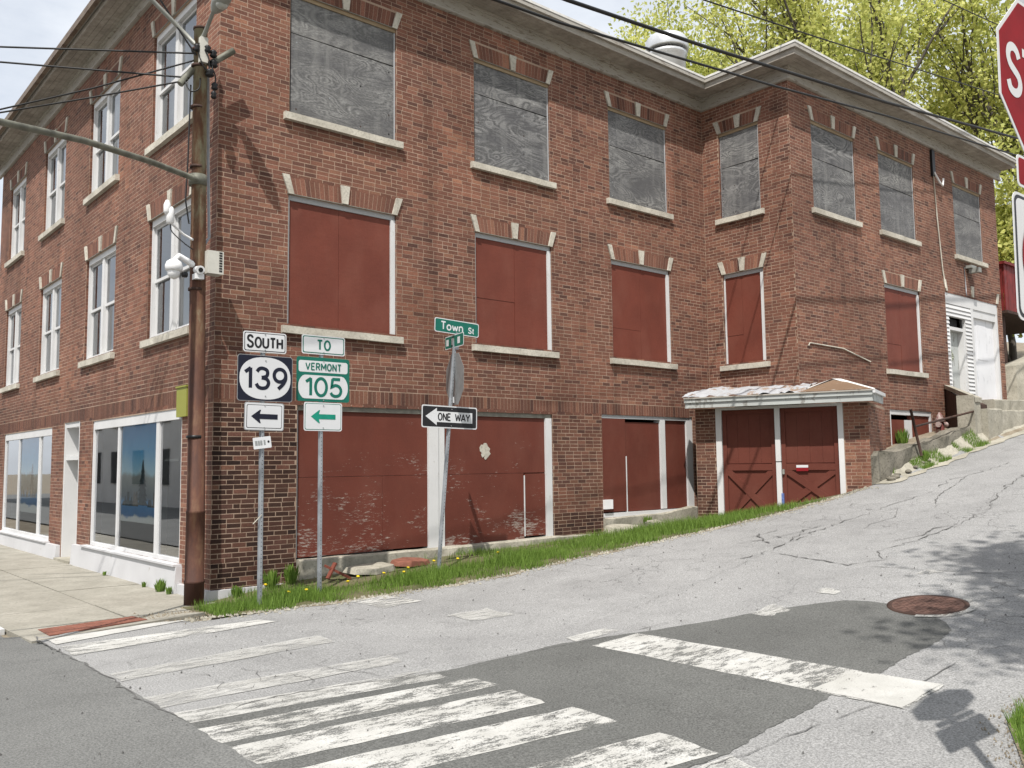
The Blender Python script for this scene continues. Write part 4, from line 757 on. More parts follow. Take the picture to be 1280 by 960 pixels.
# canopy: sloping fascia box, crumpled tin on the left, rusty sheet with a white cap on the right
mb = MB(); 
def gp(u, z, d): return FG.p(u, z, d)
cl_, cr_ = -0.5, 3.13
cz0, cz1 = 2.755, 2.93
mb.hexa([gp(cl_, cz0, .02), gp(cr_, cz0, .02), gp(cr_, cz0, .40), gp(cl_, cz0, .40)], [gp(cl_, cz1-.02, .02), gp(cr_, cz1-.02, .02), gp(cr_, cz1-.02, .40), gp(cl_, cz1-.02, .40)], M['stainwhite']); cn = recalc(mb.build('canopy', None, GA))
mb = MB(); mb.fbox(FG, cl_-.01, cr_+.02, cz0-.02, cz0+.09, .40, .43, M['stainwhite']); mb.fbox(FG, cl_-.02, cr_+.04, cz0+.092, cz1, .40, .46, M['stainwhite']); mb.fbox(FG, cl_-.02, cr_+.05, cz1-.005, cz1+.02, .02, .485, M['cornice']); mb.build('fascia', None, cn)
mb = MB(); mb.hexa([gp(cr_, cz0-.02, -.9), gp(cr_+.03, cz0-.02, -.9), gp(cr_+.03, cz0-.02, .40), gp(cr_, cz0-.02, .40)], [gp(cr_, cz1, -.9), gp(cr_+.03, cz1, -.9), gp(cr_+.03, cz1, .40), gp(cr_, cz1, .40)], M['stainwhite']); mb.hexa([gp(cr_+.031, cz1-.05, -.9), gp(cr_+.08, cz1-.05, -.9), gp(cr_+.08, cz1-.05, .485), gp(cr_+.031, cz1-.05, .485)], [gp(cr_+.031, cz1+.015, -.9), gp(cr_+.08, cz1+.015, -.9), gp(cr_+.08, cz1+.015, .485), gp(cr_+.031, cz1+.015, .485)], M['white']); recalc(mb.build('side_fascia', None, cn))
mb = MB(); nu, nd = 34, 9; vs = []
for i in range(nu+1):
    u = cl_-.06+(cr_-cl_)*0.68*i/nu
    for j in range(nd+1):
        t = j/nd; d = .47-t*1.35*min(1, .3+i/nu*2); z = cz1+.028+.25*math.sin(t*1.5)*min(1, .45+i/12)+rnd.uniform(-.02, .02)+.018*math.sin(i*.9+j*1.7); vs.append(gp(u, z, d))
mb.add(vs, [(i*(nd+1)+j, i*(nd+1)+j+1, (i+1)*(nd+1)+j+1, (i+1)*(nd+1)+j) for i in range(nu) for j in range(nd)], M['metalroof'], False); recalc(mb.build('tin_sheet', None, cn))
mb = MB(); mb.add([gp(1.82, cz1+.03, .47), gp(3.14, cz1+.03, .47), gp(3.14, cz1+.06, -.9), gp(2.42, 3.24, -.75), gp(2.30, 3.24, -.45)], [(0, 1, 2, 3, 4)], M['rustroof']); mb.add([gp(1.82, cz1+.02, .47), gp(3.14, cz1+.02, .47), gp(3.14, cz1+.02, -.9)], [(0, 2, 1)], M['rustroof']); mb.build('rusted_sheet', None, cn)
mb = MB(); mb.add([gp(1.86, cz1+.05, .40), gp(2.28, 3.26, -.42), gp(2.42, 3.27, -.60), gp(2.1, 3.12, -.62), gp(1.7, cz1+.12, -.2)], [(0, 1, 2, 3, 4)], M['drip']); mb.add([gp(2.28, 3.265, -.42), gp(2.42, 3.27, -.60), gp(3.05, cz1+.12, -.72), gp(3.0, cz1+.09, -.62)], [(0, 1, 2, 3)], M['drip']); mb.build('white_cap', None, cn)

# ------------------------------------------------------------------ retaining wall, stoop, steps, rail, standpipe
rw = thing('retaining_wall', 'low broken concrete wall rising beside the garage annex', 'wall')
FW = F((0, -3.45, 0), (1, 0), (0, -1))
rough_block('wall_body', FW, [(10.68, .8, 1.70), (11.0, .9, 1.78), (11.5, 1.0, 1.79), (11.95, 1.0, 1.84), (12.4, 1.1, 1.93), (12.9, 1.2, 1.94), (13.9, 1.4, 2.13), (14.4, 1.5, 2.24), (15.2, 1.7, 2.36)], -.28, .03, M['darkstone'], rw, .05)
for k in range(9):
    x = 10.95+rnd.uniform(0, 1.8); MB().blob((x, -3.53-rnd.uniform(0, .1), G(x, -3.55)+.03), rnd.uniform(.05, .12), M['darkstone'], 1, .38, (1.3, .8, .55)).build('rubble_stone', None, rw)
sp = thing('entry_stoop', 'shaded concrete stoop below the white side door', 'stoop')
mb = MB(); mb.hexa([(15.1, -3.40, 1.4), (16.0, -3.40, 1.4), (18.4, -2.13, 1.4), (16.9, -2.13, 1.4)], [(15.1, -3.40, 2.80), (16.0, -3.40, 2.80), (18.4, -2.13, 3.10), (16.9, -2.13, 3.28)], M['rustdark']); mb.build('side_block', None, sp)  # concrete block; the shade on its side is put into the dark colour
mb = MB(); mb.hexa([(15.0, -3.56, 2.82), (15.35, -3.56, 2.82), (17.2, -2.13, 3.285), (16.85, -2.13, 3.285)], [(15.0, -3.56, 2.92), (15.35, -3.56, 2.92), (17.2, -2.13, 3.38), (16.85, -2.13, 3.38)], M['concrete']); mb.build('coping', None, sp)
rough_block('end_post', F((0, -3.5, 0), (1, 0), (0, -1)), [(14.95, 1.7, 2.97), (15.3, 1.7, 2.92)], -.3, .05, M['concrete'], sp, .02)
st = thing('concrete_steps', 'weathered concrete step blocks at the top of the slope by the white door', 'steps')
FT = F((0, -3.55, 0), (1, 0), (0, -1))
rough_block('step_block', FT, [(15.32, 1.8, 2.69), (16.1, 1.9, 2.70)], -.14, .12, M['concrete'], st, .015)
rough_block('step_block', FT, [(16.13, 1.9, 2.67), (22.5, 2.6, 2.86)], -.3, .10, M['concrete'], st, .012); rough_block('step_block', FT, [(16.6, 2.4, 2.95), (22.5, 2.6, 3.12)], -.9, -.22, M['concrete'], st, .01)
rl = thing('iron_railing', 'rusty iron handrail with one leaning post above the broken wall', 'railing')
MB().tube([(12.52, -3.52, 1.70), (12.33, -3.52, 2.15), (12.17, -3.52, 2.58)], .028, 8, M['rustdark']).build('post', None, rl); MB().tube([(12.28, -3.53, 2.25), (14.98, -3.53, 2.62)], .022, 8, M['rustdark']).build('handrail', None, rl)
sv = thing('fire_standpipe', 'worn red and white standpipe between the basement window and stoop', 'standpipe', (16.05, -2.34, 2.05))
MB().lathe((0, 0, 0), [(.09, 0), (.09, .30), (.07, .34), (.07, .42)], 14, M['redpipe']).build('barrel', None, sv); MB().lathe((0, 0, .42), [(.10, 0), (.10, .05), (.05, .16), (.02, .22)], 14, M['pink']).build('bonnet', None, sv)
for s_ in (-1, 1): MB().tube([(s_*.06, -.02, .36), (s_*.20, -.05, .36)], [.05, .065], 10, M['pink']).build('nozzle', None, sv)
MB().tube([(-.12, .0, .02), (-.13, 0, .25)], .05, 10, M['pink']).build('drain_pipe', None, sv)

# red slatted shed beyond the right end, on a concrete abutment
rs = thing('red_shed', 'dark red slatted shed raised on posts beyond the brick building', 'shed')
for k in range(24): MB().box(22.6+k*.2, 22.79+k*.2, -1.5+rnd.uniform(0, .02), -1.45, 5.85, 7.2, M['reddark']).build('wall_slat', None, rs)
for k in range(10): MB().box(22.55+rnd.uniform(0, .02), 22.6, -1.44+k*.2, -1.25+k*.2, 5.85, 7.2, M['reddark']).build('wall_slat', None, rs)
mb = MB(); mb.box(22.5, 27.5, -1.56, 0.7, 7.202, 7.28, M['reddark']); mb.box(22.5, 27.5, -1.56, .7, 5.77, 5.848, M['rustdark']); mb.build('deck_frame', None, rs)
for x, y in ((22.9, -1.2), (22.9, .4), (27, -1.2), (27, .4)): MB().box(x-.1, x+.1, y-.1, y+.1, 2.8, 5.76, M['rustdark']).build('post', None, rs)
ab = thing('concrete_abutment', 'sloping grey concrete abutment under the red shed', 'abutment')
mb = MB(); mb.hexa([(21.6, -2.0, 2.6), (26, -2.6, 2.6), (26, -1.6, 2.6), (21.6, -1.2, 2.6)], [(22.2, -1.8, 4.2), (26, -2.4, 5.2), (26, -1.7, 5.2), (22.2, -1.3, 4.2)], M['concrete']); recalc(mb.build('block', None, ab))

# ------------------------------------------------------------------ lettering in plain strokes
def arc(cx, cy, rx, ry, a0, a1, n=14): return [(cx+rx*math.cos(R(a0+(a1-a0)*i/n)), cy+ry*math.sin(R(a0+(a1-a0)*i/n))) for i in range(n+1)]
def smooth(pts, n=6):
    P = [np.array(p, float) for p in pts]; P = [2*P[0]-P[1]]+P+[2*P[-1]-P[-2]]; out = []
    for i in range(1, len(P)-2):
        for k in range(n):
            t = k/n; a, b, c, d = P[i-1:i+3]; out.append(tuple(0.5*((2*b)+(c-a)*t+(2*a-5*b+4*c-d)*t*t+(3*b-a-3*c+d)*t**3)))
    return out+[tuple(P[-2])]
S_ = smooth([(.60, .80), (.50, .94), (.31, 1.0), (.11, .93), (.04, .76), (.13, .60), (.33, .50), (.55, .39), (.62, .22), (.52, .06), (.31, 0), (.10, .06), (.01, .22)])
FONT = {
 'A': (.72, [[(0, 0), (.36, 1), (.72, 0)], [(.12, .30), (.60, .30)]]), 'E': (.55, [[(.55, 1), (0, 1), (0, 0), (.55, 0)], [(0, .52), (.47, .52)]]), 'H': (.6, [[(0, 0), (0, 1)], [(.6, 0), (.6, 1)], [(0, .52), (.6, .52)]]), 'L': (.5, [[(0, 1), (0, 0), (.5, 0)]]),
 'M': (.78, [[(0, 0), (0, 1), (.39, .30), (.78, 1), (.78, 0)]]), 'N': (.6, [[(0, 0), (0, 1), (.6, 0), (.6, 1)]]), 'O': (.68, [arc(.34, .5, .34, .5, 90, 450, 30)]), 'P': (.58, [[(0, 0), (0, 1), (.30, 1)]+arc(.30, .735, .28, .265, 90, -90)+[(0, .47)]]),
 'R': (.6, [[(0, 0), (0, 1), (.30, 1)]+arc(.30, .745, .28, .255, 90, -90)+[(0, .49)], [(.30, .49), (.60, 0)]]), 'S': (.63, [S_]), 'T': (.6, [[(0, 1), (.6, 1)], [(.3, 1), (.3, 0)]]), 'U': (.62, [[(0, 1), (0, .3)]+arc(.31, .3, .31, .3, 180, 360)+[(.62, 1)]]),
 'V': (.7, [[(0, 1), (.35, 0), (.7, 1)]]), 'W': (.95, [[(0, 1), (.24, 0), (.475, .85), (.71, 0), (.95, 1)]]), 'Y': (.7, [[(0, 1), (.35, .45), (.7, 1)], [(.35, .45), (.35, 0)]]),
 'o': (.52, [arc(.26, .33, .26, .33, 90, 450, 24)]), 'w': (.74, [[(0, .66), (.19, 0), (.37, .56), (.55, 0), (.74, .66)]]), 'n': (.46, [[(0, 0), (0, .66)], [(0, .38)]+arc(.23, .40, .23, .25, 180, 0)+[(.46, 0)]]), 't': (.34, [[(.14, .92), (.14, .16)]+arc(.28, .16, .14, .15, 180, 290, 6), [(0, .66), (.32, .66)]]),
 '1': (.30, [[(.02, .78), (.28, .98), (.28, 0)]]), '0': (.62, [arc(.31, .5, .31, .5, 90, 450, 30)]), '3': (.60, [smooth([(.03, .82), (.14, .96), (.30, 1.0), (.50, .92), (.55, .76), (.48, .60), (.26, .53)]), smooth([(.26, .53), (.50, .47), (.60, .28), (.50, .06), (.29, 0), (.10, .06), (.0, .22)])]),
 '5': (.58, [[(.53, 1), (.10, 1), (.05, .54)]+smooth([(.05, .54), (.26, .64), (.48, .56), (.58, .33), (.49, .08), (.27, 0), (.09, .06), (.0, .20)])]), '9': (.60, [arc(.30, .68, .29, .32, 0, 360, 24), smooth([(.59, .68), (.58, .50), (.46, .25), (.22, 0)])]), ' ': (.4, [])}
def stroke(mb, pts, w, y, mat):
    P = [np.array(p, float) for p in pts]
    for i in range(1, len(P)-1):
        a, b = P[i]-P[i-1], P[i+1]-P[i]; na, nb = np.linalg.norm(a), np.linalg.norm(b)
        if na > 1e-6 and nb > 1e-6 and a@b/(na*nb) < .3:       # sharp corner: two strokes that overlap at the corner
            stroke(mb, P[:i]+[P[i]+a/na*w*.12], w, y, mat); stroke(mb, [P[i]-b/nb*w*.12]+P[i+1:], w, y-.00013, mat); return
    Q = [P[0]]
    for p in P[1:]:
        if np.linalg.norm(p-Q[-1]) > 1e-5: Q.append(p)
    closed = np.linalg.norm(Q[0]-Q[-1]) < 1e-4; vs = []; n = len(Q)
    for i, p in enumerate(Q):
        a = Q[i-1] if i > 0 else (Q[-2] if closed else None); b = Q[i+1] if i < n-1 else (Q[1] if closed else None)
        d1 = (p-a)/np.linalg.norm(p-a) if a is not None else None; d2 = (b-p)/np.linalg.norm(b-p) if b is not None else None
        if d1 is None: d1 = d2
        if d2 is None: d2 = d1
        n1 = np.array((-d1[1], d1[0])); n2 = np.array((-d2[1], d2[0])); m = n1+n2; L = np.linalg.norm(m); m = n1 if L < .1 else m/L; k = min(1.9, 1/max(.4, float(m@n1))); m = m*w/2*k
        vs += [(p[0]+m[0], y, p[1]+m[1]), (p[0]-m[0], y, p[1]-m[1])]
    mb.add(vs, [(2*i, 2*i+1, 2*i+3, 2*i+2) for i in range(n-1)], mat)
def text(mb, s, cx, cz, h, wx, sw, y, mat, gap=.22):
    tot = sum(FONT[c][0]+gap for c in s)-gap; x = cx-tot*h*wx/2; k = 0
    for c in s:
        adv, st_ = FONT[c]
        for pl in st_: stroke(mb, [(x+p[0]*h*wx, cz-h/2+sw/2+p[1]*(h-sw)) for p in pl], sw, y-.0004*k, mat); k += 1
        x += (adv+gap)*h*wx
def rrect(w, h, r, cx=0, cz=0, n=4):
    out = []
    for sx, sz, a in ((1, 1, 0), (-1, 1, 90), (-1, -1, 180), (1, -1, 270)): out += [(cx+sx*(w/2-r)+r*math.cos(R(a+90*i/n)), cz+sz*(h/2-r)+r*math.sin(R(a+90*i/n))) for i in range(n+1)]
    return out
def superell(a, b, e, cx=0, cz=0, n=40):
    return [(cx+a*math.copysign(abs(math.cos(t))**(2/e), math.cos(t)), cz+b*math.copysign(abs(math.sin(t))**(2/e), math.sin(t))) for t in np.linspace(0, 2*math.pi, n, endpoint=False)]
def panel(parent, name, layers, loc, rot=(0, 0, 0), fn=None, bolts=()):
    mb = MB(); mb.plate(layers[0][0], -.001, .002, M[layers[0][1]])
    for i, (poly, m) in enumerate(layers[1:]): mb.plate(poly, -.001-.0012*(i+1), -.0011-.0012*i, M[m])
    o = mb.build(name, None, parent, loc, rot); top = -.0012*len(layers)-.0012
    if fn:
        t = MB(); fn(t, top); l = t.build('lettering', None, o)
    if bolts:
        t = MB()
        for x, z in bolts: t.plate([(x+.008*math.cos(a), z+.008*math.sin(a)) for a in np.linspace(0, 6.28, 7)[:-1]], top-.006, top+.002, M['salu'])
        t.build('bolt', None, o)
    return o
def upost(parent, z0, z1, lean=0.0, flipy=False):
    w, d, t = .034, .032, .004; prof = [(-w, d), (-w, d-t), (-w*.62, d-t), (-w*.42, 0), (w*.42, 0), (w*.62, d-t), (w, d-t), (w, d), (w*.55, d), (w*.34, t), (-w*.34, t), (-w*.55, d)]
    mb = MB(); n = len(prof); vs = [(x, y, z0) for x, y in prof]+[(x+lean*(z1-z0), y, z1) for x, y in prof]; mb.add(vs, [(i, (i+1) % n, n+(i+1) % n, n+i) for i in range(n)], M['galv']); o = recalc(mb.build('post', None, parent))
    h = MB(); z = z0+.1
    while z < z1-.03: x = lean*(z-z0); h.plate([(x+.0055*math.cos(a), z+.0055*math.sin(a)) for a in np.linspace(0, 6.28, 7)[:-1]], -.0012, .001, M['sblack']); z += .0508
    tag(h.build('bolt_hole', None, o), kind='stuff'); return o
# sign assembly 1: route 139
p1 = (0.14, -1.21, 0.03)
s1 = thing('route_sign', 'post with the white oval 139 route sign and a black left arrow', 'road sign', p1); upost(s1, -.15, 3.3); s1.scale = (.969,)*3
dz = 0.02
panel(s1, 'direction_panel', [(rrect(.585, .262, .03), 'swhite'), (rrect(.555, .234, .022), 'sblack'), (rrect(.535, .214, .018), 'swhite')], (.01, -.012, 3.205+dz), (0, R(-.3), 0), lambda t, y: (text(t, 'S', -.20, .004, .175, .64, .029, y, M['sblack']), text(t, 'OUTH', .05, -.006, .148, .74, .027, y, M['sblack'], .27)), ((0, .1), (0, -.1)))
panel(s1, 'route_panel', [(rrect(.745, .585, .035), 'salu'), (rrect(.73, .57, .03), 'navy'), (superell(.345, .268, 2.35), 'swhite')], (.02, -.012, 2.745+dz), (0, 0, 0), lambda t, y: text(t, '139', 0, 0, .30, .92, .046, y, M['navy'], .26), ((0, .225), (0, -.225)))
arrow_ = lambda s: [(-.165*s, 0), (-.06*s, .078*s), (-.045*s, .078*s), (-.06*s, .03*s), (.165*s, .03*s), (.165*s, -.03*s), (-.06*s, -.03*s), (-.045*s, -.078*s), (-.06*s, -.078*s)]
panel(s1, 'arrow_panel', [(rrect(.535, .355, .03), 'salu'), (rrect(.515, .335, .026), 'swhite'), (rrect(.475, .295, .02), 'sblack'), (rrect(.46, .28, .018), 'swhite')], (.012, -.012, 2.26+dz), (0, R(.8), 0), lambda t, y: t.plate(arrow_(1.08), y-.001, y, M['navy']), ((0, .14), (0, -.14)))
def small(t, y):
    for k, (x, w_) in enumerate(((-.075, .03), (-.042, .022), (-.012, .026), (.03, .022))): t.plate([(x-w_/2, -.03), (x+w_/2, -.03), (x+w_/2, .03), (x-w_/2, .03)], y-.0005, y, M['salu'])
    t.plate(superell(.014, .016, 2, .08, .005, 10), y-.0005, y, M['sblack'])
panel(s1, 'small_plate', [(rrect(.225, .145, .01), 'swhite')], (-.02, -.03, 1.93+dz), (0, R(-7), R(-10)), small)
MB().tube([(0, -.005, 1.05), (-.12, -.01, .94)], .006, 6, M['lime']).build('zip_tie', None, s1)
# sign assembly 2: Vermont 105
p2 = (1.0, -1.10, 0.095)
s2 = thing('route_sign', 'post with the green Vermont 105 route sign and a green left arrow', 'road sign', p2); upost(s2, -.2, 3.3); s2.scale = (.959,)*3; dx = .015
panel(s2, 'direction_panel', [(rrect(.655, .26, .03), 'swhite'), (rrect(.625, .23, .024), 'sgreen'), (rrect(.60, .205, .02), 'swhite')], (dx, -.012, 3.235), (0, 0, 0), lambda t, y: text(t, 'TO', 0, 0, .15, .80, .026, y, M['sgreen'], .30), ((0, .1), (0, -.1)))
def cut(poly, z0, z1): return [(x, min(max(z, z0), z1)) for x, z in poly]
def v105(t, y): text(t, 'VERMONT', 0, .172, .105, .80, .017, y, M['sgreen'], .30); text(t, '105', 0, -.103, .275, .98, .042, y, M['sgreen'], .24)
panel(s2, 'route_panel', [(rrect(.80, .60, .035), 'sgreen'), (rrect(.74, .155, .03, 0, .172), 'swhite'), (cut(superell(.375, .235, 2.3, 0, -.105), -.262, .055), 'swhite')], (dx, -.012, 2.765), (0, 0, 0), v105, ((0, .25), (0, -.28)))
panel(s2, 'arrow_panel', [(rrect(.575, .385, .03), 'swhite'), (rrect(.545, .355, .026), 'sgreen'), (rrect(.53, .34, .024), 'swhite')], (dx, -.012, 2.262), (0, R(.3), 0), lambda t, y: t.plate(arrow_(1.12), y-.001, y, M['tgreen']), ((0, .15), (0, -.15)))
# sign assembly 3: street name, one way and the back of a stop sign, leaning
p3 = (2.76, -1.23, 0.175)
s3 = thing('street_sign', 'leaning post with the green Town St and black one way signs', 'road sign', p3); LEAN = .095; upost(s3, -.2, 3.40, LEAN); s3.scale = (.951,)*3; tl = R(math.degrees(math.atan(LEAN)))
lx = lambda z: LEAN*(z+.2)
def town(t, y): text(t, 'Town', -.10, 0, .135, 1.0, .022, y, M['swhite'], .22); text(t, 'St', .27, -.018, .10, .85, .017, y, M['swhite'], .24)
panel(s3, 'name_panel', [(rrect(.84, .215, .03), 'swhite'), (rrect(.815, .19, .024), 'sgreen')], (lx(3.6)+.0, -.004, 3.61), (0, R(2.2), 0), town)
def blur(t, y):
    for k, x in enumerate((-.27, -.05, .19)):
        t.plate([(x-.05, -.05), (x+.05, -.05), (x+.05, .05), (x-.05, .05)], y-.0005, y, M['swhite']); 
panel(s3, 'name_panel', [(rrect(.76, .2, .03), 'swhite'), (rrect(.735, .175, .024), 'sgreen')], (lx(3.4)-.02, .02, 3.40), (0, R(1), R(-105)), blur)
MB().box(-.03, .03, -.02, .02, 0, .06, M['galv']).build('bracket', None, s3, (lx(3.46), 0, 3.27))
MB().box(-.02, .02, -.02, .02, 0, .05, M['galv']).build('bracket', None, s3, (lx(3.5), .0, 3.48))
octo = lambda w: [(w/2/math.cos(R(22.5))*math.cos(R(22.5+45*i)), w/2/math.cos(R(22.5))*math.sin(R(22.5+45*i))) for i in range(8)]
panel(s3, 'stop_panel', [(octo(.78), 'salu'), (octo(.76), 'swhite'), (octo(.73), 'sred')], (lx(2.8)+.045, .02, 2.82), (0, R(-3), R(73)))
def oneway(t, y):
    t.plate([(-.45, 0), (-.245, .130), (-.245, .080), (.42, .080), (.42, -.080), (-.245, -.080), (-.245, -.130)], y-.0006, y, M['swhite']); text(t, 'ONE', -.105, 0, .122, .78, .021, y-.0012, M['sblack'], .26); text(t, 'WAY', .235, 0, .122, .84, .021, y-.0012, M['sblack'], .14)
panel(s3, 'one_way_panel', [(rrect(1.03, .335, .03), 'swhite'), (rrect(.995, .30, .024), 'sblack')], (lx(2.2)-.02, -.016, 2.235), (0, R(1.2), 0), oneway, ((0.03, .12), (.02, -.13)))
for z in (2.95, 2.50): MB().plate([(-.012, -.045), (.012, -.045), (.012, .045), (-.012, .045)], -.004, -.002, M['swhite']).build('white_sticker', None, s3, (lx(z)+.09 if z > 2.7 else lx(z)+.02, -.012, z))
# sign assembly 4: stop sign close on the right, partly out of the picture
p4 = (-0.333, -10.03, -0.06)
s4 = thing('stop_sign', 'red stop sign over a red all way plate and no right turn sign', 'road sign', p4, (0, R(2.1), R(-3.5)))
upost(s4, -.2, 3.85)
def stop(t, y): text(t, 'STOP', 0, 0, .255, .72, .040, y, M['swhite'], .17)
panel(s4, 'stop_panel', [(octo(.72), 'swhite'), (octo(.685), 'sred')], (0, -.014, 3.40), (0, 0, 0), stop, ((0, .27), (0, -.27)))
panel(s4, 'all_way_plate', [(rrect(.45, .145, .02), 'swhite'), (rrect(.425, .12, .016), 'sred')], (0, -.014, 2.94), (0, 0, 0), lambda t, y: text(t, 'ALL WAY', 0, 0, .072, .7, .012, y, M['swhite'], .24))
def noturn(t, y):
    ring_o = superell(.225, .225, 2); ring_i = superell(.185, .185, 2); n = len(ring_o)
    stroke(t, [(-.03, -.13), (-.03, .03), (.0, .06), (.07, .06)], .045, y, M['sblack']); t.plate([(.06, .12), (.13, .06), (.06, 0)], y-.001, y-.0006, M['sblack'])
    t.add([(x, y-.002, z) for x, z in ring_o+ring_i], [(i, (i+1) % n, n+(i+1) % n, n+i) for i in range(n)], M['sred']); stroke(t, [(-.14, .14), (.14, -.14)], .038, y-.0025, M['sred'])
panel(s4, 'no_turn_panel', [(rrect(.57, .57, .045), 'swhite'), (rrect(.545, .545, .038), 'sblack'), (rrect(.515, .515, .03), 'swhite')], (0, -.014, 2.55), (0, 0, 0), noturn, ((0, .255), (0, -.25)))

# ------------------------------------------------------------------ utility pole with lamps, and what hangs on it
PX, PY = -0.285, -0.21
up = thing('utility_pole', 'rusty brown steel utility pole with twin lamp arms at the corner', 'utility pole', (PX, PY, -0.1))
def L(p): return (p[0]-PX, p[1]-PY, p[2]+0.1)
MB().lathe((0, 0, 0), [(.122, -.2), (.122, .28), (.128, .285), (.128, .315), (.118, .32), (.115, 1.15), (.119, 1.155), (.119, 1.18), (.112, 1.19)], 22, M['pole']).build('base_sleeve', None, up)
MB().tube([(0, 0, 1.19), (-.035, 0, 4.2), (-.06, 0, 7.5)], [.110, .098, .084], 20, M['pole']).build('shaft', None, up)
MB().lathe((-.06, 0, 7.5), [(.095, 0), (.095, .03), (.06, .05)], 16, M['rustdark']).build('cap', None, up)
for z, m in ((2.10, 'black'), (5.62, 'rustdark'), (6.42, 'rustdark'), (4.0, 'rustdark'), (6.98, 'rustdark'), (7.2, 'rustdark')): MB().lathe((-.012*z, 0, z), [(.121-.0045*z, 0), (.121-.0045*z, .035)], 18, M[m]).build('band', None, up)
ma = MB().tube([L((PX, PY, 5.36)), L((-1.2, -.93, 5.24)), L((-2.1, -1.62, 5.08)), L((-3.0, -2.28, 4.86)), L((-4.6, -3.5, 4.45))], [.037, .036, .035, .034, .032], 10, M['pipe']).build('mast_arm', None, up); MB().lathe(L((PX-.06, PY, 5.29)), [(.115, 0), (.115, .14)], 14, M['pipe']).build('clamp', None, up)
MB().tube([L((-.60, -.20, 6.60)), L((-.44, -.2, 6.84)), ], .045, 10, M['pipe']).build('cross_pipe', None, up); MB().tube([L((-.24, -.24, 6.95)), L((.09, -.25, 7.24))], [.042, .045], 10, M['pipe']).build('cross_pipe', None, up)
a1 = MB().tube([L((-.36, -.22, 7.22)), L((-.35, -.36, 7.30)), L((-.31, -.56, 7.55))], [.030, .028, .026], 8, M['lampgrey']).build('lamp_arm', None, up)
def luminaire(par, c, d):
    d = np.array(d, float); d /= np.linalg.norm(d); mb = MB(); pts = [np.array(c)+d*t for t in (-.04, .04, .14, .30, .40)]; mb.tube(pts, [.04, .08, .11, .10, .04], 12, M['lampgrey']); o = mb.build('luminaire', None, par)
    MB().blob(tuple(np.array(c)+d*.2+np.array((0, 0, -.07))), .08, M['lens'], 2, 0, (1, 1, .7)).build('lamp_lens', None, par)
luminaire(a1, L((-.30, -.57, 7.56)), (0.03, -.75, .22))
a2 = MB().tube([L((-.42, -.20, 7.20)), L((-.70, -.21, 7.40)), L((-1.02, -.23, 7.62)), L((-1.5, -.26, 7.92))], [.032, .03, .028, .026], 8, M['lampgrey']).build('lamp_arm', None, up)
luminaire(a2, L((-1.52, -.26, 7.92)), (-.75, -.02, .1))
MB().tube([L((-.19, -.10, 6.85)), L((-.165, -.10, 5.6)), L((-.135, -.10, 4.66)), L((-.20, -.13, 4.56))], .020, 8, M['conduit']).build('conduit', None, up)
for k, (x, y, z, s_) in enumerate(((-.26, -.33, 6.75, .06), (-.20, -.31, 6.9, .055), (-.22, -.34, 7.02, .05), (-.30, -.34, 7.06, .05), (-.42, -.3, 7.06, .04), (-.18, -.3, 6.6, .045), (-.19, -.3, 6.48, .04))): MB().lathe(L((x, y, z)), [(s_*.6, 0), (s_, .02), (s_*.7, .05), (s_, .07), (s_*.5, .1)], 10, M['black']).build('insulator', None, up)
MB().box(-.11, -.01, -.14, -.06, 7.02, 7.36, M['beige']).build('photocell_box', None, up)
for pts in (((-.42, -.32, 7.06), (-.36, -.36, 6.86), (-.25, -.35, 6.78), (-.22, -.33, 6.95)), ((-.40, -.3, 7.18), (-.30, -.37, 7.0), (-.28, -.36, 6.82)), ((-.24, -.33, 6.9), (-.18, -.33, 6.75), (-.2, -.3, 6.5)), ((-.55, -.22, 6.66), (-.5, -.3, 6.5), (-.4, -.33, 6.55), (-.38, -.32, 6.7))): MB().tube([L(p) for p in smooth(pts, 5)], .009, 6, M['cable']).build('jumper_wire', None, up)
sc1 = thing('security_camera', 'white dome security camera on a bracket on the utility pole', 'camera', (-.66, -.30, 4.12))
MB().lathe((0, 0, 0), [(.085, -.02), (.105, .0), (.108, .05), (.09, .10), (.05, .13)], 18, M['plastic']).build('housing', None, sc1); MB().blob((0, 0, -.03), .082, M['plastic'], 2, 0, (1, 1, 1.15)).build('dome', None, sc1); MB().tube([(0, 0, .12), (.06, .0, .19), (.18, .03, .14), (.30, .07, .10)], [.03, .035, .04, .045], 8, M['plastic']).build('bracket', None, sc1); MB().lathe((.12, -.05, -.09), [(.03, 0), (.04, .02), (.04, .06)], 10, M['black']).build('sensor', None, sc1)
sc2 = thing('security_camera', 'small white bullet camera facing out below the dome camera bracket', 'camera', (-.36, -.36, 4.12))
MB().tube([(0, .08, .04), (0, -.05, .02)], [.05, .055], 12, M['plastic']).build('housing', None, sc2); MB().tube([(0, -.05, .02), (0, -.062, .018)], [.03, .03], 10, M['black']).build('lens', None, sc2); MB().box(-.05, .06, -.02, .1, -.09, -.02, M['plastic']).build('mount', None, sc2)
jb = thing('junction_box', 'beige metal junction box with a row of slots on the pole', 'box', (-.155, -.31, 4.27))
mb = MB(); mb.box(-.105, .105, -.08, .10, -.15, .15, M['beige']); mb.build('case', None, jb)
mb = MB()
for k in range(8): z = -.12+k*.034; mb.box(.045, .085, -.084, -.0795, z, z+.02, M['black'])
tag(mb.build('vent_slot', None, jb), kind='stuff')
an = thing('antenna', 'white panel antenna on a short arm left of the utility pole', 'antenna', (-.72, -.30, 4.80))
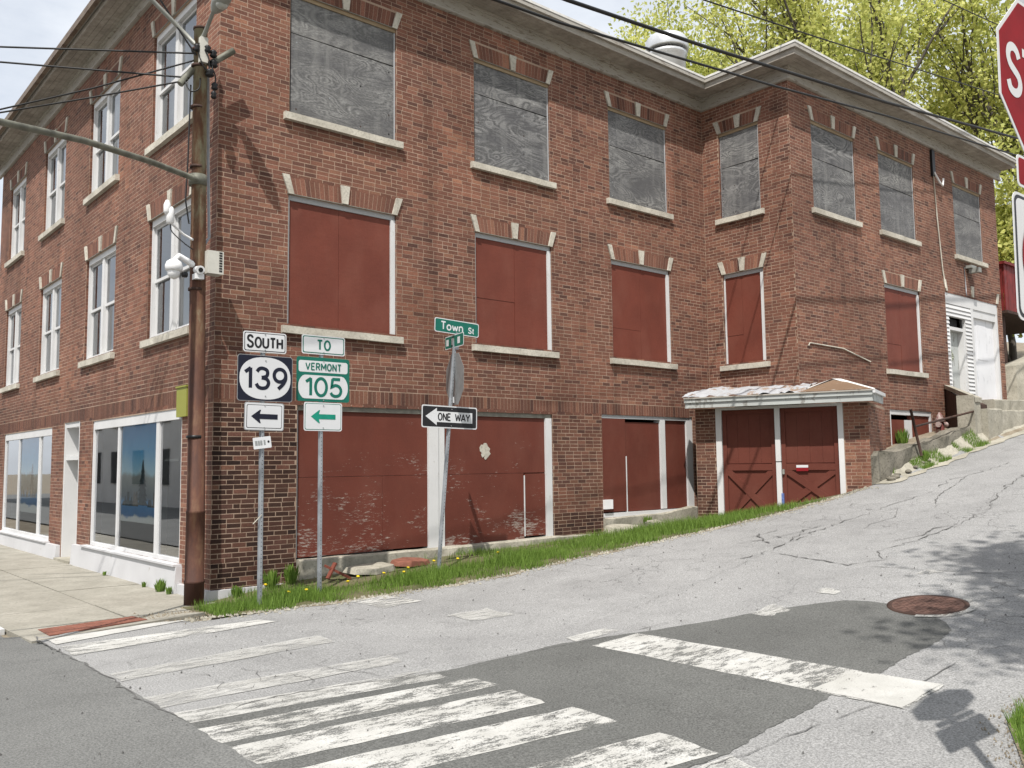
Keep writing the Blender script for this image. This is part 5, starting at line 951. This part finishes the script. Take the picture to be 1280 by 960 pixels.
MB().lathe((0, 0, -.1), [(.03, 0), (.05, .02), (.05, .18), (.03, .22)], 12, M['plastic']).build('panel_unit', None, an); MB().lathe((-.04, 0, .02), [(.03, 0), (.045, .03), (.045, .12), (.02, .18)], 12, M['plastic']).build('panel_unit', None, an); MB().tube([(0, .0, -.08), (.18, .02, -.20), (.36, .06, -.26)], .014, 6, M['plastic']).build('arm', None, an)
MB().tube(smooth([(0, 0, -.1), (.03, 0, -.2), (.2, .02, -.32), (.33, .05, -.38)], 4), .007, 6, M['black']).build('wire', None, an)
gb = thing('painted_board', 'yellow green painted board fixed to the brick beside the pole', 'board')
MB().fbox(FB, .82, 1.20, 2.34, 2.75, .012, .05, M['ygreen']).build('face', None, gb); MB().fbox(FB, .81, 1.21, 2.752, 2.775, .012, .065, M['ygreen']).build('top_strip', None, gb)

# ------------------------------------------------------------------ cables
def cable(label, pts, r, sag=0.0, n=24):
    P = [np.array(p, float) for p in pts]; out = []
    for a, b in zip(P, P[1:]):
        for i in range(n): t = i/n; q = a+(b-a)*t; out.append((q[0], q[1], q[2]-sag*4*t*(1-t)))
    out.append(tuple(P[-1])); return tag(MB().tube(out, r, 6, M['cable']).build('overhead_cable'), label, 'cable', 'overhead cables')
cable('thickest black cable crossing in front of the roof cornice', [(-6, -3.5, 7.2), (3.23, -3.5, 7.67), (6.15, -3.5, 7.93), (11.87, -3.5, 8.55), (18.34, -3.5, 9.36), (34, -3.5, 11.9)], .027, .0)
cable('thinner black cable just below the thickest one at the cornice', [(-6, -3.8, 6.6), (2.8, -3.8, 7.10), (7.5, -3.8, 7.58), (11.2, -3.8, 8.02), (17.4, -3.8, 8.64), (34, -3.8, 11.0)], .018, .0)
cable('fine wire high against the trees above the wing roof', [(-4, -3, 7.7), (6.86, -3, 9.12), (10.17, -3, 9.55), (34, -3, 12.8)], .013, .0); cable('fine wire at the top edge near the stop sign', [(2, -3, 10.3), (15.97, -3, 12.24), (18.68, -3, 12.60), (34, -3, 14.6)], .013, 0)
W0 = (-.42, -.25, 7.05)
cable('topmost of the four thin wires running left from the pole', [W0, (-2.45, 1.0, 6.99), (-12.6, 7.3, 6.75)], .012); cable('second thin wire left of the pole, sloping down to it', [(-.50, -.24, 6.70), (-2.45, 1.0, 6.79), (-12.3, 7.3, 7.2)], .012)
cable('third thin wire from the pole, dropping away to the left', [(-.44, -.24, 6.95), (-1.5, .40, 6.50), (-2.45, 1.0, 6.16), (-9, 5.2, 4.2)], .011); cable('lowest of the four thin wires running left from the pole', [(-.52, -.24, 6.66), (-1.5, .4, 6.38), (-2.45, 1.0, 6.12), (-9, 5.2, 4.7)], .011)
cable('short black wire sagging from the lamp arm to the pole head', [(-.95, -.2, 7.75), (-.62, -.22, 7.30), (-.42, -.26, 7.02)], .012)
cable('dark drop wire hanging down in front of the second floor corner window', [(-.48, -.26, 6.6), (-.50, -.27, 5.6), (-.52, -.27, 5.05), (-.47, -.27, 4.75)], .010)

# ------------------------------------------------------------------ plants
def blades(name, n, place, hmin, hmax, w, mat, parent=None):
    V = np.zeros((n, 3, 3)); T = np.zeros(n)
    for i in range(n):
        x, y, k = place(); z = G(x, y)-.03; h = rng.uniform(hmin, hmax)*k; a = rng.uniform(0, 6.283); lean = rng.uniform(.1, .7)*h; b = rng.uniform(0, 6.283); ww = w*rng.uniform(.7, 1.4)
        V[i, 0] = (x-ww*math.cos(a), y-ww*math.sin(a), z); V[i, 1] = (x+ww*math.cos(a), y+ww*math.sin(a), z); V[i, 2] = (x+lean*math.cos(b), y+lean*math.sin(b), z+h+.03); T[i] = rng.uniform()
    me = bpy.data.meshes.new(name); me.from_pydata(V.reshape(-1, 3), [], np.arange(n*3).reshape(n, 3).tolist()); me.materials.append(mat); at = me.attributes.new('tint', 'FLOAT', 'FACE'); at.data.foreach_set('value', T.astype('f')); return link(name, me, parent)
def strip():
    while True:
        x = rng.uniform(-.45, 9.35); e = ye(x); y = rng.uniform(e-.03, -.02); t = (y-e)/(-e); 
        if x < 0.2 and y > -.45: continue
        dens = 1.0 if t < .5 else (.55 if x > 6.4 else .25); dens *= .55+.45*math.sin(x*5.1+y*3)*math.sin(y*7+x*2.3)+.25
        if 1.3 < x < 3.9 and t > .45: dens *= .12
        if t < .16: dens *= .3+.3*math.sin(x*9)
        if x > 7.2 and t > .6: dens *= .5
        if x > 9.45 and y > -.75: continue
        if rng.uniform() < dens: return x, y, (.6+.55*math.sin(x*2.7+1)*math.sin(x*1.1)+.35)*(1.0 if t < .6 else .75)
tag(sheet('grass_verge', axis([(-.5, 10.0, .25)]), lambda x: ye(x)+.03, lambda x: -.03, 6, .006, M['turf'], None, .05), kind='structure')
tag(blades('grass', 34000, strip, .045, .165, .0055, M['grass']), 'bright green roadside grass strip along the side street wall', kind='stuff')
def strip2():
    while True:
        x = rng.uniform(11.2, 15.0); y = rng.uniform(ye(x)-.12, -3.46)
        if math.sin(x*3.1)+math.sin(x*7.7+y*5) > .2 and rng.uniform() < .9: return x, y, 1
tag(blades('grass', 2500, strip2, .04, .13, .007, M['grass']), 'sparse grass tufts below the broken concrete wall', kind='stuff')
def strip3(): x = rng.uniform(.3, 2.6); y = -9.19-abs(rng.normal(0, .3))-max(0, 1.3-x)*.5; return x, y, 1
tag(blades('grass', 9000, strip3, .04, .13, .005, M['grass']), 'grass clump at the kerb in the lower right corner', kind='stuff')
tag(sheet('dirt_shoulder', axis([(-.6, 10.4, .25)]), lambda x: ye(x)-.06, lambda x: ye(x)+.14, 3, .0035, M['soil'], None, .09), kind='structure')
tag(sheet('broken_pavement', axis([(10.7, 22, .25)]), lambda x: ye(x)-.25, lambda x: -3.42, 4, .012, M['concrete'], None, .08), kind='structure')
def place_small(fn, spots): return [fn(*s) for s in spots]
dk = None
for k, (x, y) in enumerate(((.62, -.32), (1.62, -.98), (1.98, -1.05), (2.42, -.98), (3.25, -1.02), (2.95, -.85), (1.35, -1.18), (.55, -1.12), (.75, -1.20), (2.2, -1.2), (3.9, -1.15), (1.75, -9.52), (1.12, -9.36))):
    z = G(x, y)+.10; d = thing('dandelion', 'small yellow dandelion flower in the grass below the red boards' if y > -5 else ('yellow dandelion nearest the lower right corner' if x > 1.5 else 'yellow dandelion at the kerb edge in the lower right grass'), 'flower', (x, y, z), (rnd.uniform(-.3, .3), rnd.uniform(-.3, .3), 0), 'dandelions in the roadside grass' if y > -5 else None)
    if dk is None: dk = (MB().lathe((0, 0, 0), [(.006, -.012), (.022, 0), (.024, .008), (.012, .015)], 10, M['yellow']).mesh('flower_head'), MB().tube([(0, 0, -.14), (.005, 0, -.01)], .003, 5, M['grass']).mesh('stem'))
    link('flower_head', dk[0], d); link('stem', dk[1], d)
def weed(label, x, y, z, n=26, s=.16):
    n *= 3
    V = []; Fc = []; T = []
    for i in range(n):
        a = rnd.uniform(0, 6.28); r = rnd.uniform(.3, 1)*s; t = rnd.uniform(.4, 1.0); c = np.array((x+math.cos(a)*r*.6, y+math.sin(a)*r*.5, z+t*s*1.1)); b0 = np.array((x+math.cos(a)*r*.35, y+math.sin(a)*r*.3, z-.03+t*s*.08)); w_ = rnd.uniform(.03, .06)*s+.002; sd = np.array((-math.sin(a), math.cos(a), 0))*w_; k = len(V); mid = (b0+c)/2+np.array((0, 0, .04))
        V += [tuple(b0), tuple(mid-sd), tuple(c), tuple(mid+sd)]; Fc.append((k, k+1, k+2, k+3)); T.append(rnd.random())
    me = bpy.data.meshes.new('weed'); me.from_pydata(V, [], Fc); me.materials.append(M['grass']); at = me.attributes.new('tint', 'FLOAT', 'FACE'); at.data.foreach_set('value', np.array(T, 'f')); return tag(link('weed', me), label, 'weed')
weed('largest leafy weed growing from the sidewalk crack near the corner', -.16, 1.35, -.09, 34, .17); weed('small weed at the plinth foot right of the leafy one', -.17, 1.0, -.09, 16, .10); weed('low weed at the plinth foot below the shop window middle', -.17, 2.0, -.09, 14, .08); weed('tiny weed farthest left along the white plinth', -.17, 3.9, -.09, 12, .07)
weed('broad weed against the brick corner behind the 139 sign post', .75, -.22, .02, 40, .24); weed('leafy weed at the brick foot near the first boards', 1.05, -.18, .06, 36, .24); weed('weed at the white corner plinth by the utility pole', .28, -.2, -.05, 24, .16); weed('weed growing under the red boards by the double opening', 8.35, -.2, .42, 30, .2); weed('green weed in the basement window opening', 14.5, -2.2, 1.95, 40, .34)
weed('weed at the foot of the iron railing post', 12.65, -3.52, 1.60, 30, .2)
def slab(label, x, y, z, a, b, h, rz, m, tilt=0.0):
    mb = MB(); n = 7; ring = [((a if i % 2 else a*.86)*math.cos(6.283*i/n), (b if i % 3 else b*.85)*math.sin(6.283*i/n)) for i in range(n)]
    mb.add([(p[0], p[1], 0) for p in ring]+[(p[0]*.9, p[1]*.9, h+rnd.uniform(-.02, .02)) for p in ring], [list(range(n))[::-1], list(range(n, 2*n))]+[(i, (i+1) % n, n+(i+1) % n, n+i) for i in range(n)], m); return tag(mb.build('stone_slab', None, None, (x, y, z), (tilt, 0, rz)), label, 'stone')
slab('flat pale stone slab lying in grass before the triple boards', 8.25, -.55, G(8.25, -.55)+.02, .42, .24, .10, .3, M['concrete'], .15); slab('grey stone slab tilted against the concrete kerb', 7.5, -.35, G(7.5, -.35)+.03, .45, .22, .11, -.1, M['concrete'], .2); slab('small dark stone between the two slabs in grass', 7.85, -.7, G(7.85, -.7)+.02, .17, .12, .12, .8, M['lintel'])
slab('broken concrete piece under the peeling boards', 2.2, -.40, G(2.2, -.4)+.03, .5, .25, .07, .1, M['concrete'], .12); slab('reddish broken slab beside the broken concrete piece', 2.85, -.42, G(2.85, -.42)+.03, .35, .2, .06, -.2, M['tactile'], .1)
bb = thing('broken_board', 'splintered red board lying in grass at the Vermont 105 post', 'board', (1.55, -.55, G(1.55, -.55)+.06)); MB().box(-.2, .2, -.04, .04, 0, .03, M['red']).build('plank', None, bb, (0, 0, .05), (0, R(28), R(-25))); MB().box(-.12, .12, -.03, .03, 0, .025, M['red']).build('plank', None, bb, (-.08, 0, .08), (0, R(-55), R(15)))

# trees behind the building
def tree(name, label, base, H, spread, nleaf, leafsize, seed, mat='leaf', group=None, trunk_r=.3, clump=.55, levels=3, tmin=.35):
    r = random.Random(seed); T = thing(name, label, 'tree', base, (0, 0, 0), group); mb = MB(); tips = []
    def grow(p, d, L_, rad, lev):
        n = 4; pts = [np.array(p, float)]; dd = np.array(d, float)
        for i in range(n):
            dd = dd+np.array([r.uniform(-.13, .13), r.uniform(-.13, .13), r.uniform(-.02, .10)]); dd /= np.linalg.norm(dd); pts.append(pts[-1]+dd*L_/n)
        mb.tube(pts, [rad*(1-.45*i/n) for i in range(n+1)], 8 if lev == 0 else (6 if lev == 1 else 4), M['bark'], False)
        if lev >= levels: tips.extend([(pts[-1], dd), (pts[-2], dd), (pts[-3], dd)]); return
        k = 6 if lev == 0 else (5 if lev == 1 else 4)
        for i in range(k):
            t = r.uniform(tmin if lev == 0 else .35, 1.0) if i < k-1 else 1.0; q = pts[min(n, int(t*n))]; a = r.uniform(0, 6.283)+i*2.4; s = spread*r.uniform(.55, 1.0); side = np.array((math.cos(a), math.sin(a), 0)); nd = dd*(1.0 if lev else .9)+side*s+np.array((0, 0, .18)); nd /= np.linalg.norm(nd)
            grow(q, nd, L_*r.uniform(.55, .78), rad*.52*(1-.2*t), lev+1)
    grow((0, 0, -.5), (0, 0, 1), H*.42, trunk_r, 0); mb.build('trunk', None, T)
    rr = np.random.default_rng(seed); tp = np.array([t[0] for t in tips]); k = rr.integers(0, len(tp), nleaf); bright = np.clip(rr.normal(.5, .33, len(tp)), 0, 1); 
    c = tp[k]+rr.normal(0, clump, (nleaf, 3))*np.array((1, 1, .75)); a = rr.normal(0, 1, (nleaf, 3)); a /= np.linalg.norm(a, axis=1)[:, None]; b = rr.normal(0, 1, (nleaf, 3)); b -= a*(a*b).sum(1)[:, None]; b /= np.linalg.norm(b, axis=1)[:, None]
    s = leafsize*rr.uniform(.6, 1.3, (nleaf, 1)); V = np.stack([c-a*s, c-b*s*.6, c+a*s, c+b*s*.6], 1).reshape(-1, 3); me = bpy.data.meshes.new('crown'); n = nleaf
    me.vertices.add(n*4); me.vertices.foreach_set('co', V.ravel()); me.loops.add(n*4); me.loops.foreach_set('vertex_index', np.arange(n*4, dtype='i')); me.polygons.add(n); me.polygons.foreach_set('loop_start', np.arange(0, n*4, 4, dtype='i')); me.polygons.foreach_set('loop_total', np.full(n, 4, 'i')); me.materials.append(M[mat]); me.update(calc_edges=True)
    at = me.attributes.new('tint', 'FLOAT', 'FACE'); at.data.foreach_set('value', np.clip(bright[k]+rr.uniform(-.25, .25, n), 0, 1).astype('f')); link('crown', me, T); return T
TG = 'spring trees behind the building'
tree('maple_tree', 'tall maple with dark upright limbs showing behind the wing roof', (29.5, 5.0, 5.0), 21, .62, 17000, .10, 3, 'leaf', TG, .42, 0.43)
tree('maple_tree', 'yellow green spring tree behind the inner roof corner', (29.5, 14.5, 5.5), 20, .60, 27000, .10, 5, 'leaf', TG, .36, 0.54)
tree('maple_tree', 'pale green tree at the left end of the tree row above the roof', (28.5, 21.5, 5.5), 18.5, .55, 26000, .10, 8, 'leaf', TG, .33, 0.54)
tree('maple_tree', 'dense yellow tree between the roof ventilator and the wing corner', (34, 18.5, 6), 22, .58, 27000, .105, 11, 'leaf', TG, .38, 0.58)
tree('maple_tree', 'green spring tree farthest right behind the stop sign', (33, 1.0, 5.5), 20, .62, 19000, .10, 15, 'leaf', TG, .38, 0.5)
tree('maple_tree', 'far tall tree filling the gap behind the wing roof', (39, 11, 6.5), 24, .58, 26000, .115, 19, 'leaf', TG, .4, 0.65)
tree('maple_tree', 'far slender tree glimpsed low behind the roof ventilator', (38, 25, 6.5), 21, .55, 25000, .115, 23, 'leaf', TG, .36, 0.65)
tree('bushy_tree', 'low leafy tree above the red shed at the right edge', (28.5, .6, 4.2), 9.0, .8, 14000, .085, 29, 'leaf', None, .16, .4)
tree('street_tree', 'roadside tree on the near verge that shades the street at right', (3.1, -12.0, .2), 13.5, .5, 42000, .085, 31, 'leaf', None, .2, .42, 3, .9)
# plain building across the main street, seen only in the shop glass
ob = thing('opposite_building', 'plain pale building across the main street', 'building')
MB().box(-20, -9.5, 17, 46, -.2, 6.4, M['white']).build('wall', None, ob); MB().hexa([(-20.4, 16.6, 6.402), (-9.1, 16.6, 6.402), (-9.1, 46.4, 6.402), (-20.4, 46.4, 6.402)], [(-14.9, 16.6, 8.8), (-14.7, 16.6, 8.8), (-14.7, 46.4, 8.8), (-14.9, 46.4, 8.8)], M['lintel']).build('roof', None, ob)
for k in range(8):
    for z in (.9, 3.7): MB().box(-9.5, -9.44, 18.4+k*3.4, 19.8+k*3.4, z, z+1.6, M['dark']).build('window', None, ob)
# loose grit along the kerb lines and specks on the asphalt
def grit(name, n, place, r0, r1, mat):
    V = []; Fc = []
    for _ in range(n):
        x, y = place(); z = G(x, y)+.012; r = rng.uniform(r0, r1); a = rng.uniform(0, 6.283); k = len(V)
        for i in range(3): V.append((x+r*math.cos(a+2.1*i)*rng.uniform(.7, 1.2), y+r*math.sin(a+2.1*i)*rng.uniform(.7, 1.2), z-.008))
        V.append((x, y, z+r*.7)); Fc += [(k, k+1, k+3), (k+1, k+2, k+3), (k+2, k, k+3)]
    me = bpy.data.meshes.new(name); me.from_pydata(V, [], Fc); me.materials.append(mat); return tag(link(name, me), kind='stuff')
def at_edge():
    x = rng.uniform(-.9, 10.4); return x, ye(x)-abs(rng.normal(0, .12))+.04
grit('gravel', 1500, at_edge, .006, .024, M['concrete']).__setitem__('label', 'loose grey grit along the road edge below the grass')
grit('gravel', 500, lambda: (rng.uniform(-1.2, .2), -1.0+rng.normal(0, .22)), .006, .02, M['soil']).__setitem__('label', 'dirt crumbs around the foot of the utility pole')
grit('gravel', 260, lambda: (rng.uniform(-4.2, 6), rng.uniform(-9.2, -2.2)), .004, .014, M['crackm']).__setitem__('label', 'dark specks of grit scattered on the asphalt')
def at_corner():
    x = rng.uniform(-.2, 2.4); return x, -9.12-.5*max(0, 1.3-x)-rng.normal(.03, .08)
grit('gravel', 420, at_corner, .003, .010, M['soil']).__setitem__('label', 'grit and litter along the kerb at lower right')
